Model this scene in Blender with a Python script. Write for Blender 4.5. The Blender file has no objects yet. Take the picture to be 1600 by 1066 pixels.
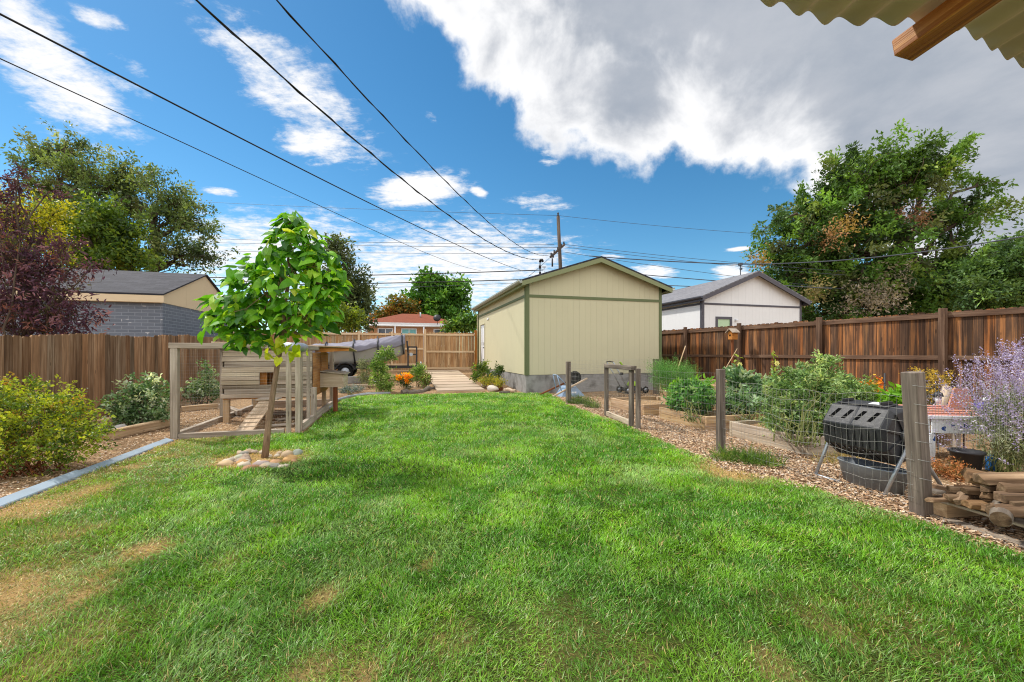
import bpy, math, random
import numpy as np
from mathutils import Vector, Matrix
random.seed(7)
RNG = np.random.default_rng(11)
SC = bpy.context.scene
COL = SC.collection
# ------------------------------------------------------------------ camera maths
F, CX, HY, H = 631.0, 800.0, 552.0, 1.25
TH = math.radians(15.8)
E1 = np.array([math.cos(TH), math.sin(TH), 0.0]); E2 = np.array([-math.sin(TH), math.cos(TH), 0.0]); EZ = np.array([0, 0, 1.0])
P0 = np.array([0.436, 12.5, 0.0])
LOT = np.stack([E1, E2, EZ], 1)
def V(*a): return np.array(a, float)
def at(x, y, Y): return V((x - CX) / F * Y, Y, H + (HY - y) / F * Y)
def gp(x, y, z=0.0):
    Y = (H - z) * F / (y - HY); return V((x - CX) / F * Y, Y, z)
def lot(a, b, z=0.0): return P0 + a * E1 + b * E2 + V(0, 0, z)
def ab(p):
    d = np.asarray(p) - P0; return float(d @ E1), float(d @ E2)
def zt(b):
    t = min(max((b - 0.7) / 6.5, 0), 1); return 0.43 * t * (0.6 + 0.4 * t)
def S(r, g, b):
    def f(c):
        c /= 255.0
        return c / 12.92 if c <= 0.04045 else ((c + 0.055) / 1.055) ** 2.4
    return (f(r), f(g), f(b))
def nrm(v):
    v = np.asarray(v, float); return v / (np.linalg.norm(v) + 1e-12)
# ------------------------------------------------------------------ objects
def tag(o, label=None, cat=None, group=None, kind=None):
    if label: o['label'] = label
    if cat: o['category'] = cat
    if group: o['group'] = group
    if kind: o['kind'] = kind
    return o
def thing(name, loc, label, cat, group=None):
    o = bpy.data.objects.new(name, None); COL.objects.link(o)
    o.location = tuple(float(v) for v in loc); o.empty_display_size = 0.1
    return tag(o, label, cat, group)
def world_loc(o):
    v = Vector((0, 0, 0))
    while o is not None:
        v = v + o.location; o = o.parent
    return v
class MB:
    """collects shapes in world coordinates; build() links them as ONE mesh object"""
    def __init__(s): s.v = []; s.f = []; s.t = []; s.l = []; s.sm = []
    def add(s, verts, faces, tint=(1, 1, 1), lc=None, smooth=False):
        n = len(s.v)
        s.v.extend([tuple(float(c) for c in p) for p in verts])
        s.f.extend([tuple(i + n for i in f) for f in faces]); s.sm.extend([smooth] * len(faces))
        s.t.extend([tuple(tint)] * len(verts))
        if lc is None:
            o = RNG.uniform(0, 40, 3); lc = [np.asarray(p) + o for p in verts]
        s.l.extend([tuple(float(c) for c in p) for p in lc])
        return s
    def box(s, c, size, R=None, tint=(1, 1, 1), taper=1.0):
        R = np.eye(3) if R is None else np.asarray(R)
        h = np.asarray(size, float) / 2; vs = []; ls = []
        order = list(np.argsort(-h)); o = RNG.uniform(0, 40, 3)
        for x in (-1, 1):
            for y in (-1, 1):
                for z in (-1, 1):
                    k = taper if z > 0 else 1.0
                    q = np.array([x * h[0] * k, y * h[1] * k, z * h[2]])
                    vs.append(np.asarray(c) + R @ q); ls.append(q[order] + o)
        s.add(vs, [(0, 1, 3, 2), (4, 6, 7, 5), (0, 4, 5, 1), (2, 3, 7, 6), (0, 2, 6, 4), (1, 5, 7, 3)], tint, ls); return s
    def lbox(s, a0, a1, b0, b1, z0, z1, tint=(1, 1, 1)):
        return s.box(lot((a0 + a1) / 2, (b0 + b1) / 2, (z0 + z1) / 2), (abs(a1 - a0), abs(b1 - b0), abs(z1 - z0)), LOT, tint)
    def bar(s, p0, p1, w, h, up=(0, 0, 1), tint=(1, 1, 1), ext=0.0):
        p0 = np.asarray(p0, float); p1 = np.asarray(p1, float); d = p1 - p0; L = np.linalg.norm(d); d = d / L
        u = np.asarray(up, float)
        if abs(d @ u) > 0.97: u = E1 if abs(d @ E1) < 0.9 else E2
        sd = nrm(np.cross(u, d)); uu = np.cross(d, sd)
        return s.box((p0 + p1) / 2, (L + ext, w, h), np.stack([d, sd, uu], 1), tint)
    def tube(s, pts, r, n=8, tint=(1, 1, 1), cap=True, smooth=True):
        pts = [np.asarray(p, float) for p in pts]; m = len(pts)
        r = [r] * m if np.isscalar(r) else list(r)
        vs = []; ls = []; o = RNG.uniform(0, 40, 3); L = 0; prev = None
        for i, p in enumerate(pts):
            d = nrm(pts[min(i + 1, m - 1)] - pts[max(i - 1, 0)])
            if prev is None:
                ref = V(0, 0, 1) if abs(d[2]) < 0.9 else V(1, 0, 0); u = nrm(np.cross(d, ref))
            else:
                u = nrm(prev - d * (prev @ d))
            prev = u; w = np.cross(d, u)
            if i: L += np.linalg.norm(p - pts[i - 1])
            for k in range(n):
                a = 2 * math.pi * k / n
                vs.append(p + r[i] * (math.cos(a) * u + math.sin(a) * w)); ls.append(o + V(L, math.cos(a) * r[i], math.sin(a) * r[i]))
        fs = []
        for i in range(m - 1):
            for k in range(n):
                k2 = (k + 1) % n; fs.append((i * n + k, i * n + k2, (i + 1) * n + k2, (i + 1) * n + k))
        s.add(vs, fs, tint, ls, smooth)
        if cap:
            b = len(s.v) - len(vs)
            s.f.append(tuple(b + k for k in reversed(range(n)))); s.f.append(tuple(b + (m - 1) * n + k for k in range(n))); s.sm += [False, False]
        return s
    def lathe(s, c, prof, n=20, tint=(1, 1, 1), R=None, sx=1.0, sy=1.0, smooth=True, closed=False):
        R = np.eye(3) if R is None else R
        vs = []; m = len(prof)
        for (r, z) in prof:
            for k in range(n):
                a = 2 * math.pi * k / n; vs.append(np.asarray(c) + R @ V(r * sx * math.cos(a), r * sy * math.sin(a), z))
        fs = []
        for i in range(m - 1 + (1 if closed else 0)):
            j = (i + 1) % m
            for k in range(n):
                k2 = (k + 1) % n; fs.append((i * n + k, i * n + k2, j * n + k2, j * n + k))
        return s.add(vs, fs, tint, None, smooth)
    def prism(s, poly, d, tint=(1, 1, 1)):
        """polygon (list of 3D points) extruded by vector d"""
        poly = [np.asarray(p, float) for p in poly]; n = len(poly); d = np.asarray(d, float)
        fs = [tuple(reversed(range(n))), tuple(range(n, 2 * n))] + [(k, (k + 1) % n, n + (k + 1) % n, n + k) for k in range(n)]
        return s.add(poly + [p + d for p in poly], fs, tint)
    def sheet(s, fn, nu, nv, tint=(1, 1, 1), smooth=True, lcf=None):
        vs = [fn(i / nu, j / nv) for i in range(nu + 1) for j in range(nv + 1)]
        fs = [(i * (nv + 1) + j, (i + 1) * (nv + 1) + j, (i + 1) * (nv + 1) + j + 1, i * (nv + 1) + j + 1) for i in range(nu) for j in range(nv)]
        return s.add(vs, fs, tint, None, smooth)
    def build(s, name, mat, parent=None, bevel=0.0, solid=0.0, sub=0):
        v = np.array(s.v, float)
        if parent is None:
            base = V(*((v[:, :2].min(0) + v[:, :2].max(0)) / 2), v[:, 2].min()); loc = base
        else:
            base = np.array(world_loc(parent)); loc = V(0, 0, 0)
        me = bpy.data.meshes.new(name)
        me.from_pydata([tuple(p) for p in (v - base)], [], s.f); me.update()
        ca = me.color_attributes.new('tint', 'FLOAT_COLOR', 'POINT')
        ca.data.foreach_set('color', np.concatenate([np.array(s.t, 'f'), np.ones((len(s.v), 1), 'f')], 1).ravel())
        la = me.attributes.new('lc', 'FLOAT_VECTOR', 'POINT'); la.data.foreach_set('vector', np.array(s.l, 'f').ravel())
        me.polygons.foreach_set('use_smooth', s.sm)
        me.materials.append(mat)
        o = bpy.data.objects.new(name, me); COL.objects.link(o); o.location = loc
        if parent is not None: o.parent = parent
        if solid:
            m = o.modifiers.new('solid', 'SOLIDIFY'); m.thickness = solid; m.offset = 0
        if bevel:
            m = o.modifiers.new('bevel', 'BEVEL'); m.width = bevel; m.segments = 1; m.limit_method = 'ANGLE'; m.angle_limit = 0.6
        if sub:
            m = o.modifiers.new('sub', 'SUBSURF'); m.levels = sub; m.render_levels = sub
        return o
def np_mesh(name, verts, faces, tint, mat, parent=None, smooth=False):
    """verts (N,3) world; faces: list of (M,k) int arrays; tint (N,3)"""
    base = np.array(world_loc(parent)) if parent is not None else V(*((verts[:, :2].min(0) + verts[:, :2].max(0)) / 2), verts[:, 2].min())
    me = bpy.data.meshes.new(name); N = len(verts)
    me.vertices.add(N); me.vertices.foreach_set('co', (verts - base).astype('f').ravel())
    idx = np.concatenate([f.ravel() for f in faces]).astype('i'); tot = np.concatenate([np.full(len(f), f.shape[1]) for f in faces]).astype('i')
    st = np.concatenate([[0], np.cumsum(tot)[:-1]]).astype('i')
    me.loops.add(len(idx)); me.loops.foreach_set('vertex_index', idx)
    me.polygons.add(len(tot)); me.polygons.foreach_set('loop_start', st); me.polygons.foreach_set('loop_total', tot)
    me.polygons.foreach_set('use_smooth', np.full(len(tot), smooth))
    me.update(calc_edges=True)
    ca = me.color_attributes.new('tint', 'FLOAT_COLOR', 'POINT')
    ca.data.foreach_set('color', np.concatenate([tint, np.ones((N, 1))], 1).astype('f').ravel())
    me.materials.append(mat)
    o = bpy.data.objects.new(name, me); COL.objects.link(o)
    if parent is not None: o.parent = parent
    else: o.location = tuple(base)
    return o
# leaf templates: (along, side, up) and faces
TPL = {
 'diamond': ([(0, 0, 0), (.45, .5, .06), (1, 0, -.05), (.45, -.5, .06)], [(0, 1, 2, 3)]),
 'ovate': ([(0, 0, 0), (.3, .46, .07), (.68, .36, .05), (1, 0, -.1), (.68, -.36, .05), (.3, -.46, .07)], [(0, 3, 2, 1), (0, 5, 4, 3)]),
 'heart': ([(0, 0, 0), (-.14, .26, .0), (.12, .5, -.04), (.55, .36, -.09), (1, 0, -.3), (.55, -.36, -.02), (.12, -.5, .05), (-.14, -.26, .04), (.5, 0, .05)],
           [(0, 8, 3, 2, 1), (8, 4, 3), (0, 7, 6, 5, 8), (8, 5, 4)]),
 'blade': ([(0, .5, 0), (0, -.5, 0), (.55, -.36, .0), (.55, .36, .0), (1, 0, -.16)], [(0, 1, 2, 3), (3, 2, 4)]),
 'chip': ([(-.5, -.5, 0), (.5, -.5, .0), (.5, .5, 0), (-.5, .5, .1)], [(0, 1, 2, 3)]),
}
def leaf_geo(kind, pos, d, n, L, W, tint):
    T, fc = TPL[kind]; T = np.array(T, float); k = len(T); N = len(pos)
    d = d / (np.linalg.norm(d, axis=1, keepdims=True) + 1e-9)
    n = n - d * (n * d).sum(1, keepdims=True); n = n / (np.linalg.norm(n, axis=1, keepdims=True) + 1e-9)
    s = np.cross(d, n)
    L = np.broadcast_to(L, (N,)); W = np.broadcast_to(W, (N,))
    vt = pos[:, None, :] + (L[:, None] * T[None, :, 0])[..., None] * d[:, None, :] + (W[:, None] * T[None, :, 1])[..., None] * s[:, None, :] + (L[:, None] * T[None, :, 2])[..., None] * n[:, None, :]
    off = (np.arange(N) * k)[:, None]
    return vt.reshape(-1, 3), [off + np.array(f)[None, :] for f in fc], np.repeat(tint, k, axis=0)
def merge_geo(gs):
    vs = []; fs = {}; ts = []; n = 0
    for v, f, t in gs:
        vs.append(v); ts.append(t)
        for q in f: fs.setdefault(q.shape[1], []).append(q + n)
        n += len(v)
    return np.concatenate(vs), [np.concatenate(q) for q in fs.values()], np.concatenate(ts)
def pick_cols(rng, n, cols, jit=.15):
    c = np.array([x[0] for x in cols], float); w = np.array([x[1] for x in cols], float)
    out = c[rng.choice(len(c), n, p=w / w.sum())]
    return out * (1 + rng.normal(0, jit, (n, 1))).clip(.4, 1.8)
def crown_geo(rng, blobs, twigs, per, L, W, cols, twr=.5, kind='diamond', shell=.4, up=.3, tl=.6, jit=.18, droop=.15, flat=.5, bough=None):
    """leaf clumps spread through ellipsoids; returns geometry and the twig centres"""
    wts = np.array([(b[1][0] * b[1][1] + b[1][0] * b[1][2] + b[1][1] * b[1][2]) * (b[2] if len(b) > 2 else 1) for b in blobs]); wts = wts / wts.sum()
    nt_ = twigs; twigs = bough[0] if bough else twigs; gi = rng.choice(len(blobs), twigs, p=wts)
    C = np.array([b[0] for b in blobs], float)[gi]; R = np.array([b[1] for b in blobs], float)[gi]
    u = rng.normal(size=(twigs, 3)); u /= np.linalg.norm(u, axis=1, keepdims=True)
    rad = shell + (1 - shell) * rng.random(twigs) ** .6
    rad *= 1 + .12 * rng.normal(size=twigs).clip(-1, 2)
    tc = C + u * R * rad[:, None]
    td = u + V(0, 0, up) + rng.normal(0, .45, (twigs, 3)); td /= np.linalg.norm(td, axis=1, keepdims=True)
    tcol = pick_cols(rng, twigs, cols, jit)
    if bough:      # twigs strung along outward pointing boughs
        bi = rng.integers(0, twigs, nt_); t = rng.random(nt_); bl = bough[1] * rng.uniform(.6, 1.25, twigs)[bi]
        tc = tc[bi] + td[bi] * ((t - .65) * bl)[:, None] + rng.normal(0, 1, (nt_, 3)) * (bough[2] * (1.15 - .85 * t))[:, None] * V(1, 1, .55); tc[:, 2] -= .1 * bl * t * t
        td = td[bi] + rng.normal(0, .35, (nt_, 3)); td /= np.linalg.norm(td, axis=1, keepdims=True); tcol = tcol[bi] * (1 + rng.normal(0, .08, (nt_, 1))); gi = gi[bi]; twigs = nt_
    i = np.repeat(np.arange(twigs), per); N = len(i)
    t = rng.random(N)
    pos = tc[i] + td[i] * ((t - .5) * tl)[:, None] + rng.normal(0, twr * .42, (N, 3)) * V(1, 1, .75)
    d = td[i] * .6 + rng.normal(0, .75, (N, 3)); d[:, 2] -= droop
    n = rng.normal(0, .6, (N, 3)) + V(0, 0, flat)
    sz = rng.uniform(.65, 1.25, N)
    tint = tcol[i] * (1 + rng.normal(0, .14, (N, 1))).clip(.5, 1.6)
    return leaf_geo(kind, pos, d, n, L * sz, W * sz, tint), tc, gi
def limb(mb, p0, p1, r0, r1, rng, seg=6, wob=.08, n=6, sag=0):
    p0 = np.asarray(p0, float); p1 = np.asarray(p1, float); L = np.linalg.norm(p1 - p0); pts = []; o = rng.normal(0, wob * L, (seg + 1, 3))
    for i in range(seg + 1):
        t = i / seg; pts.append(p0 + (p1 - p0) * t + o[i] * math.sin(math.pi * t) + V(0, 0, sag * L * math.sin(math.pi * t)))
    mb.tube(pts, [r0 + (r1 - r0) * (i / seg) for i in range(seg + 1)], n)
    return pts
# ------------------------------------------------------------------ materials
def new_mat(name):
    m = bpy.data.materials.new(name); m.use_nodes = True; nt = m.node_tree; nt.nodes.clear()
    out = nt.nodes.new('ShaderNodeOutputMaterial'); return m, nt, out
def nd(nt, typ, **kw):
    n = nt.nodes.new(typ)
    for k, v in kw.items():
        if k.startswith('i_'):
            key = k[2:]; key = int(key) if key.isdigit() else key.replace('_', ' ')
            if isinstance(v, bpy.types.NodeSocket): nt.links.new(v, n.inputs[key])
            else: n.inputs[key].default_value = v
        else: setattr(n, k, v)
    return n
def mth(nt, op, a, b=0.0, c=0.0, clamp=False):
    n = nt.nodes.new('ShaderNodeMath'); n.operation = op; n.use_clamp = clamp
    for i, v in enumerate((a, b, c)):
        if isinstance(v, bpy.types.NodeSocket): nt.links.new(v, n.inputs[i])
        else: n.inputs[i].default_value = v
    return n.outputs[0]
def mixc(nt, f, a, b, mode='MIX'):
    n = nt.nodes.new('ShaderNodeMix'); n.data_type = 'RGBA'; n.blend_type = mode
    for i, v in ((0, f), (6, a), (7, b)):
        if isinstance(v, bpy.types.NodeSocket): nt.links.new(v, n.inputs[i])
        else: n.inputs[i].default_value = (tuple(v) + (1,)) if i and len(v) == 3 else v
    return n.outputs[2]
def ramp(nt, f, stops):
    n = nt.nodes.new('ShaderNodeValToRGB'); e = n.color_ramp.elements
    while len(e) < len(stops): e.new(.5)
    for q, (p, c) in zip(e, stops):
        q.position = p; q.color = tuple(c) + (1,) if len(c) == 3 else c
    nt.links.new(f, n.inputs[0]); return n.outputs[0]
def attr(nt, name): return nd(nt, 'ShaderNodeAttribute', attribute_name=name)
def vscale(nt, v, s):
    n = nd(nt, 'ShaderNodeMapping'); nt.links.new(v, n.inputs[0]); n.inputs['Scale'].default_value = s; return n.outputs[0]
def noise_n(nt, vec, scale, detail=4, rough=.55, dist=0):
    n = nd(nt, 'ShaderNodeTexNoise', i_Scale=scale, i_Detail=detail, i_Roughness=rough, i_Distortion=dist)
    nt.links.new(vec, n.inputs['Vector']); return n.outputs['Fac']
def principled(nt, out, col, rough=.7, metal=0.0, bump=None, bs=.3, bd=.01, spec=.3, trans=0.0):
    p = nd(nt, 'ShaderNodeBsdfPrincipled')
    for k, v in (('Base Color', col), ('Roughness', rough), ('Metallic', metal), ('Specular IOR Level', spec)):
        if isinstance(v, bpy.types.NodeSocket): nt.links.new(v, p.inputs[k])
        else: p.inputs[k].default_value = (tuple(v) + (1,)) if k == 'Base Color' else v
    if bump is not None:
        b = nd(nt, 'ShaderNodeBump', i_Strength=bs, i_Distance=bd); nt.links.new(bump, b.inputs['Height']); nt.links.new(b.outputs[0], p.inputs['Normal'])
    nt.links.new(p.outputs[0], out.inputs[0]); return p
def wood(name, dark, mid, light, grain=34, along=1.3, rough=.85, bs=.5, knots=True):
    m, nt, out = new_mat(name); lc = attr(nt, 'lc').outputs['Vector']; t = attr(nt, 'tint').outputs['Color']
    g = noise_n(nt, vscale(nt, lc, (along, grain, grain)), 1.0, 6, .62, .3)
    g2 = noise_n(nt, vscale(nt, lc, (along * 3, grain * 4, grain * 4)), 1.0, 3)
    big = noise_n(nt, vscale(nt, lc, (1.2, 5, 5)), 1.0, 4)
    f = mth(nt, 'ADD', mth(nt, 'MULTIPLY', g, .65), mth(nt, 'MULTIPLY', big, .35))
    c = ramp(nt, f, [(.33, dark), (.5, mid), (.66, light)])
    c = mixc(nt, mth(nt, 'MULTIPLY', mth(nt, 'SUBTRACT', g2, .35, clamp=True), .9), c, dark)
    if knots:
        vo = nd(nt, 'ShaderNodeTexVoronoi', i_Scale=1.0); nt.links.new(vscale(nt, lc, (2.2, 9, 9)), vo.inputs['Vector'])
        k = mth(nt, 'SMOOTHSTEP', vo.outputs['Distance'], .05, .16) if False else mth(nt, 'LESS_THAN', vo.outputs['Distance'], .1)
        c = mixc(nt, mth(nt, 'MULTIPLY', k, .6), c, tuple(x * .5 for x in dark))
    c = mixc(nt, 1.0, c, t, 'MULTIPLY')
    principled(nt, out, c, rough, bump=mth(nt, 'ADD', g, g2), bs=bs, bd=.004, spec=.2); return m
def plain(name, col, rough=.6, metal=0.0, var=.15, scale=8, bs=.1, spec=.4, dirt=None, dirtamt=.4):
    m, nt, out = new_mat(name); lc = attr(nt, 'lc').outputs['Vector']; t = attr(nt, 'tint').outputs['Color']
    n1 = noise_n(nt, lc, scale, 5); n2 = noise_n(nt, lc, scale * 9, 3)
    c = mixc(nt, n1, tuple(x * (1 - var) for x in col), tuple(min(1, x * (1 + var)) for x in col))
    if dirt is not None:
        c = mixc(nt, mth(nt, 'MULTIPLY', mth(nt, 'MULTIPLY', mth(nt, 'SUBTRACT', n1, .45, clamp=True), 4, clamp=True), dirtamt), c, dirt)
    c = mixc(nt, 1.0, c, t, 'MULTIPLY')
    r = mth(nt, 'ADD', mth(nt, 'MULTIPLY', n2, .2), rough - .1)
    principled(nt, out, c, r, metal, bump=n2, bs=bs, bd=.003, spec=spec); return m
def leafmat(name, trans=.35, rough=.5, spec=.35):
    m, nt, out = new_mat(name); t = attr(nt, 'tint').outputs['Color']
    p = principled(nt, out, t, rough, spec=spec)
    tr = nd(nt, 'ShaderNodeBsdfTranslucent'); nt.links.new(mixc(nt, 1.0, t, (1.35, 1.3, .6), 'MULTIPLY'), tr.inputs[0])
    mx = nd(nt, 'ShaderNodeMixShader', i_Fac=trans); nt.links.new(p.outputs[0], mx.inputs[1]); nt.links.new(tr.outputs[0], mx.inputs[2])
    nt.links.new(mx.outputs[0], out.inputs[0]); return m
def bark(name, a, b):
    m, nt, out = new_mat(name); lc = attr(nt, 'lc').outputs['Vector']
    g = noise_n(nt, vscale(nt, lc, (5, 30, 30)), 1.0, 6, .65, .6)
    principled(nt, out, ramp(nt, g, [(.3, a), (.7, b)]), .9, bump=g, bs=.8, bd=.02, spec=.15); return m
def brickmat(name, c1, c2, mortar, bw, bh, ms=.01, squash=1.0, rough=.85, bs=.5, patch=None, var=.3, offset=.5):
    m, nt, out = new_mat(name); lc = attr(nt, 'lc').outputs['Vector']
    b = nd(nt, 'ShaderNodeTexBrick', i_Scale=1.0, i_Mortar_Size=ms, i_Brick_Width=bw, i_Row_Height=bh, i_Bias=0.0, offset=offset)
    b.inputs['Color1'].default_value = tuple(c1) + (1,); b.inputs['Color2'].default_value = tuple(c2) + (1,); b.inputs['Mortar'].default_value = tuple(mortar) + (1,)
    nt.links.new(lc, b.inputs['Vector'])
    n1 = noise_n(nt, lc, 1.3, 5); n2 = noise_n(nt, lc, 60, 3)
    c = mixc(nt, mth(nt, 'MULTIPLY', n1, var), b.outputs['Color'], tuple(x * .45 for x in c1))
    c = mixc(nt, mth(nt, 'MULTIPLY', n2, .35), c, tuple(min(1, x * 1.7) for x in c2))
    if patch is not None:
        pn = noise_n(nt, vscale(nt, lc, (2.2, 5, 5)), 1.0, 2)
        c = mixc(nt, mth(nt, 'MULTIPLY', mth(nt, 'GREATER_THAN', pn, .665), b.outputs['Fac']), c, patch)
    hgt = mth(nt, 'ADD', mth(nt, 'MULTIPLY', b.outputs['Fac'], -1.0), mth(nt, 'MULTIPLY', n2, .5))
    principled(nt, out, c, rough, bump=hgt, bs=bs, bd=.008, spec=.2); return m
M = {}
M['fence_l'] = wood('fence wood brown', S(92, 70, 52), S(146, 113, 84), S(184, 155, 126), 30)
M['fence_r'] = wood('fence wood stained', S(46, 33, 27), S(98, 71, 53), S(184, 124, 74), 22, .7)
M['fence_rail'] = wood('fence rail stained', S(70, 52, 42), S(104, 80, 64), S(132, 108, 90), 26)
M['fence_brail'] = wood('pale fence rail', S(176, 146, 112), S(214, 186, 150), S(232, 210, 180), 26)
M['fence_b'] = wood('fence wood tan', S(120, 88, 58), S(176, 138, 98), S(206, 172, 132), 26)
M['grey_wood'] = wood('weathered grey wood', S(122, 110, 98), S(176, 162, 146), S(210, 198, 182), 30)
M['post_wood'] = wood('dark weathered post wood', S(66, 58, 53), S(112, 101, 92), S(158, 145, 132), 26)
M['bed_wood'] = wood('raised bed lumber', S(138, 112, 84), S(188, 160, 126), S(218, 196, 164), 24)
M['deck_wood'] = wood('bleached deck lumber', S(160, 140, 118), S(196, 178, 156), S(216, 200, 180), 30, knots=False)
M['ply'] = wood('orange plywood', S(128, 78, 30), S(176, 116, 56), S(206, 150, 86), 8)
M['redwood'] = wood('reddish wood', S(84, 46, 28), S(122, 72, 44), S(150, 98, 64), 26)
M['beam_wood'] = wood('varnished rafter wood', S(72, 40, 22), S(166, 106, 54), S(206, 150, 88), 40, .7, .45, knots=False)
M['beam_end'] = wood('weathered rafter wood', S(80, 70, 66), S(140, 126, 118), S(176, 160, 150), 40, .7)
M['pole_wood'] = wood('grey brown pole wood', S(54, 46, 40), S(86, 74, 64), S(112, 98, 86), 20)
M['log'] = wood('split firewood', S(74, 60, 48), S(128, 104, 82), S(176, 152, 126), 26)
M['logbark'] = wood('dry grey bark', S(74, 66, 60), S(116, 106, 96), S(158, 146, 132), 18)
M['sand_wood'] = wood('pale driftwood', S(150, 130, 108), S(192, 172, 148), S(216, 200, 180), 20)
M['leaf'] = leafmat('leaf'); M['leaf_dull'] = leafmat('dull leaf', .22, .65, .2); M['petal'] = leafmat('petal', .3, .7, .1)
M['bigleaf'] = leafmat('large leaf', .45, .42, .4)
M['grass'] = leafmat('grass blade', .32, .4, .42)
M['chips'] = leafmat('wood chip', .0, .9, .1)
M['bark'] = bark('bark', S(52, 44, 38), S(108, 94, 80)); M['bark_tan'] = bark('young bark', S(104, 84, 66), S(158, 134, 110)); M['stem'] = bark('stem', S(70, 80, 40), S(120, 120, 70))
M['siding'] = plain('yellow green siding paint', S(195, 189, 159), .75, var=.05, scale=1.2, spec=.2, bs=.15)
M['trim'] = plain('olive trim paint', S(98, 108, 72), .6, var=.06)
M['concrete'] = plain('concrete', S(150, 148, 146), .9, var=.16, scale=3, bs=.3, spec=.15, dirt=S(92, 88, 84), dirtamt=.85)
M['white'] = plain('white paint', S(222, 224, 228), .5, var=.03)
M['offwhite'] = plain('off white siding paint', S(220, 221, 222), .75, var=.04, scale=2, spec=.2)
M['darktrim'] = plain('dark grey trim paint', S(78, 76, 84), .6, var=.06)
M['beige'] = plain('beige siding paint', S(216, 196, 164), .75, var=.04, scale=2, spec=.2)
M['black'] = plain('black plastic', S(40, 40, 44), .45, var=.15, spec=.4, bs=.15)
M['drum'] = plain('charcoal recycled plastic', S(42, 43, 47), .5, var=.25, scale=5, spec=.35, bs=.25, dirt=S(84, 82, 80), dirtamt=.3)
M['slot'] = plain('dark opening', S(10, 10, 11), .9, var=.1, spec=.05)
M['galv'] = plain('galvanized steel', S(172, 178, 186), .42, .75, var=.12, scale=14, bs=.1)
M['tub'] = plain('dull galvanized tub', S(138, 146, 156), .5, .45, var=.18, scale=9, bs=.15, dirt=S(70, 72, 74))
M['wire'] = plain('wire mesh', S(158, 156, 152), .5, .4, var=.1)
M['cable'] = plain('black cable', S(22, 22, 26), .6, var=.1); M['greycable'] = plain('grey cable', S(70, 76, 86), .6, var=.1)
M['edging'] = plain('blue grey edging', S(150, 166, 180), .6, var=.06, scale=3, dirt=S(112, 110, 104), dirtamt=.5)
M['cover'] = plain('grey boat cover', S(124, 122, 136), .7, var=.06, scale=4); M['hull'] = plain('hull grey', S(150, 148, 142), .45, .3, var=.1)
M['rubber'] = plain('rubber', S(26, 26, 27), .85, var=.2, spec=.2)
M['blue'] = plain('blue grey paint', S(132, 156, 184), .5, var=.1, scale=6, dirt=S(110, 112, 112)); M['bluebox'] = plain('bright blue plastic', S(30, 92, 150), .5)
M['lime'] = plain('lime plastic', S(150, 190, 40), .5)
M['terra'] = plain('terracotta board', S(190, 134, 112), .8, var=.12, scale=12)
M['glass'] = plain('window glass', S(86, 96, 110), .12, var=.25, scale=1.5, spec=.7); M['greenglass'] = plain('green tinted blind', S(170, 196, 160), .3, var=.1)
M['tealglass'] = plain('teal blind', S(120, 190, 196), .4, var=.08)
M['stone'] = plain('fieldstone', (1, 1, 1), .85, var=.22, scale=14, bs=.5, spec=.15)
M['corr'] = plain('beige fibreglass', S(202, 184, 162), .55, var=.12, scale=3, bs=.1, dirt=S(142, 116, 82), dirtamt=.5)
_nt = M['corr'].node_tree; _p = [n for n in _nt.nodes if n.type == 'BSDF_PRINCIPLED'][0]; _o = [n for n in _nt.nodes if n.type == 'OUTPUT_MATERIAL'][0]
_t = nd(_nt, 'ShaderNodeBsdfTranslucent'); _t.inputs[0].default_value = S(210, 192, 172) + (1,); _m = nd(_nt, 'ShaderNodeMixShader', i_Fac=.3); _nt.links.new(_p.outputs[0], _m.inputs[1]); _nt.links.new(_t.outputs[0], _m.inputs[2]); _nt.links.new(_m.outputs[0], _o.inputs[0])
M['purple'] = plain('purple glaze', S(96, 84, 170), .35, var=.3, scale=20)
M['shingle'] = brickmat('dark shingles', S(44, 44, 50), S(70, 70, 77), S(32, 32, 37), .32, .14, .006)
M['shingle2'] = brickmat('grey shingles', S(104, 104, 110), S(126, 125, 129), S(80, 80, 86), .32, .14, .006)
M['redshingle'] = brickmat('red shingles', S(116, 62, 42), S(134, 74, 52), S(94, 48, 36), .32, .14, .006)
M['darkbrick'] = brickmat('painted slate brick', S(96, 103, 114), S(110, 117, 129), S(138, 144, 154), .29, .09, .009, patch=S(215, 216, 218), var=.2)
M['tanbrick'] = brickmat('tan brick', S(170, 118, 76), S(186, 132, 90), S(190, 170, 150), .22, .075, .01)
def splat(name):
    m, nt, out = new_mat(name); lc = attr(nt, 'lc').outputs['Vector']
    n = noise_n(nt, lc, 9, 2); n2 = noise_n(nt, lc, 5, 4)
    c = mixc(nt, mth(nt, 'GREATER_THAN', n, .63), mixc(nt, n2, S(200, 208, 218), S(232, 234, 236)), S(44, 74, 140))
    principled(nt, out, c, .6); return m
M['splat'] = splat('white paint splashed blue')
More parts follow.
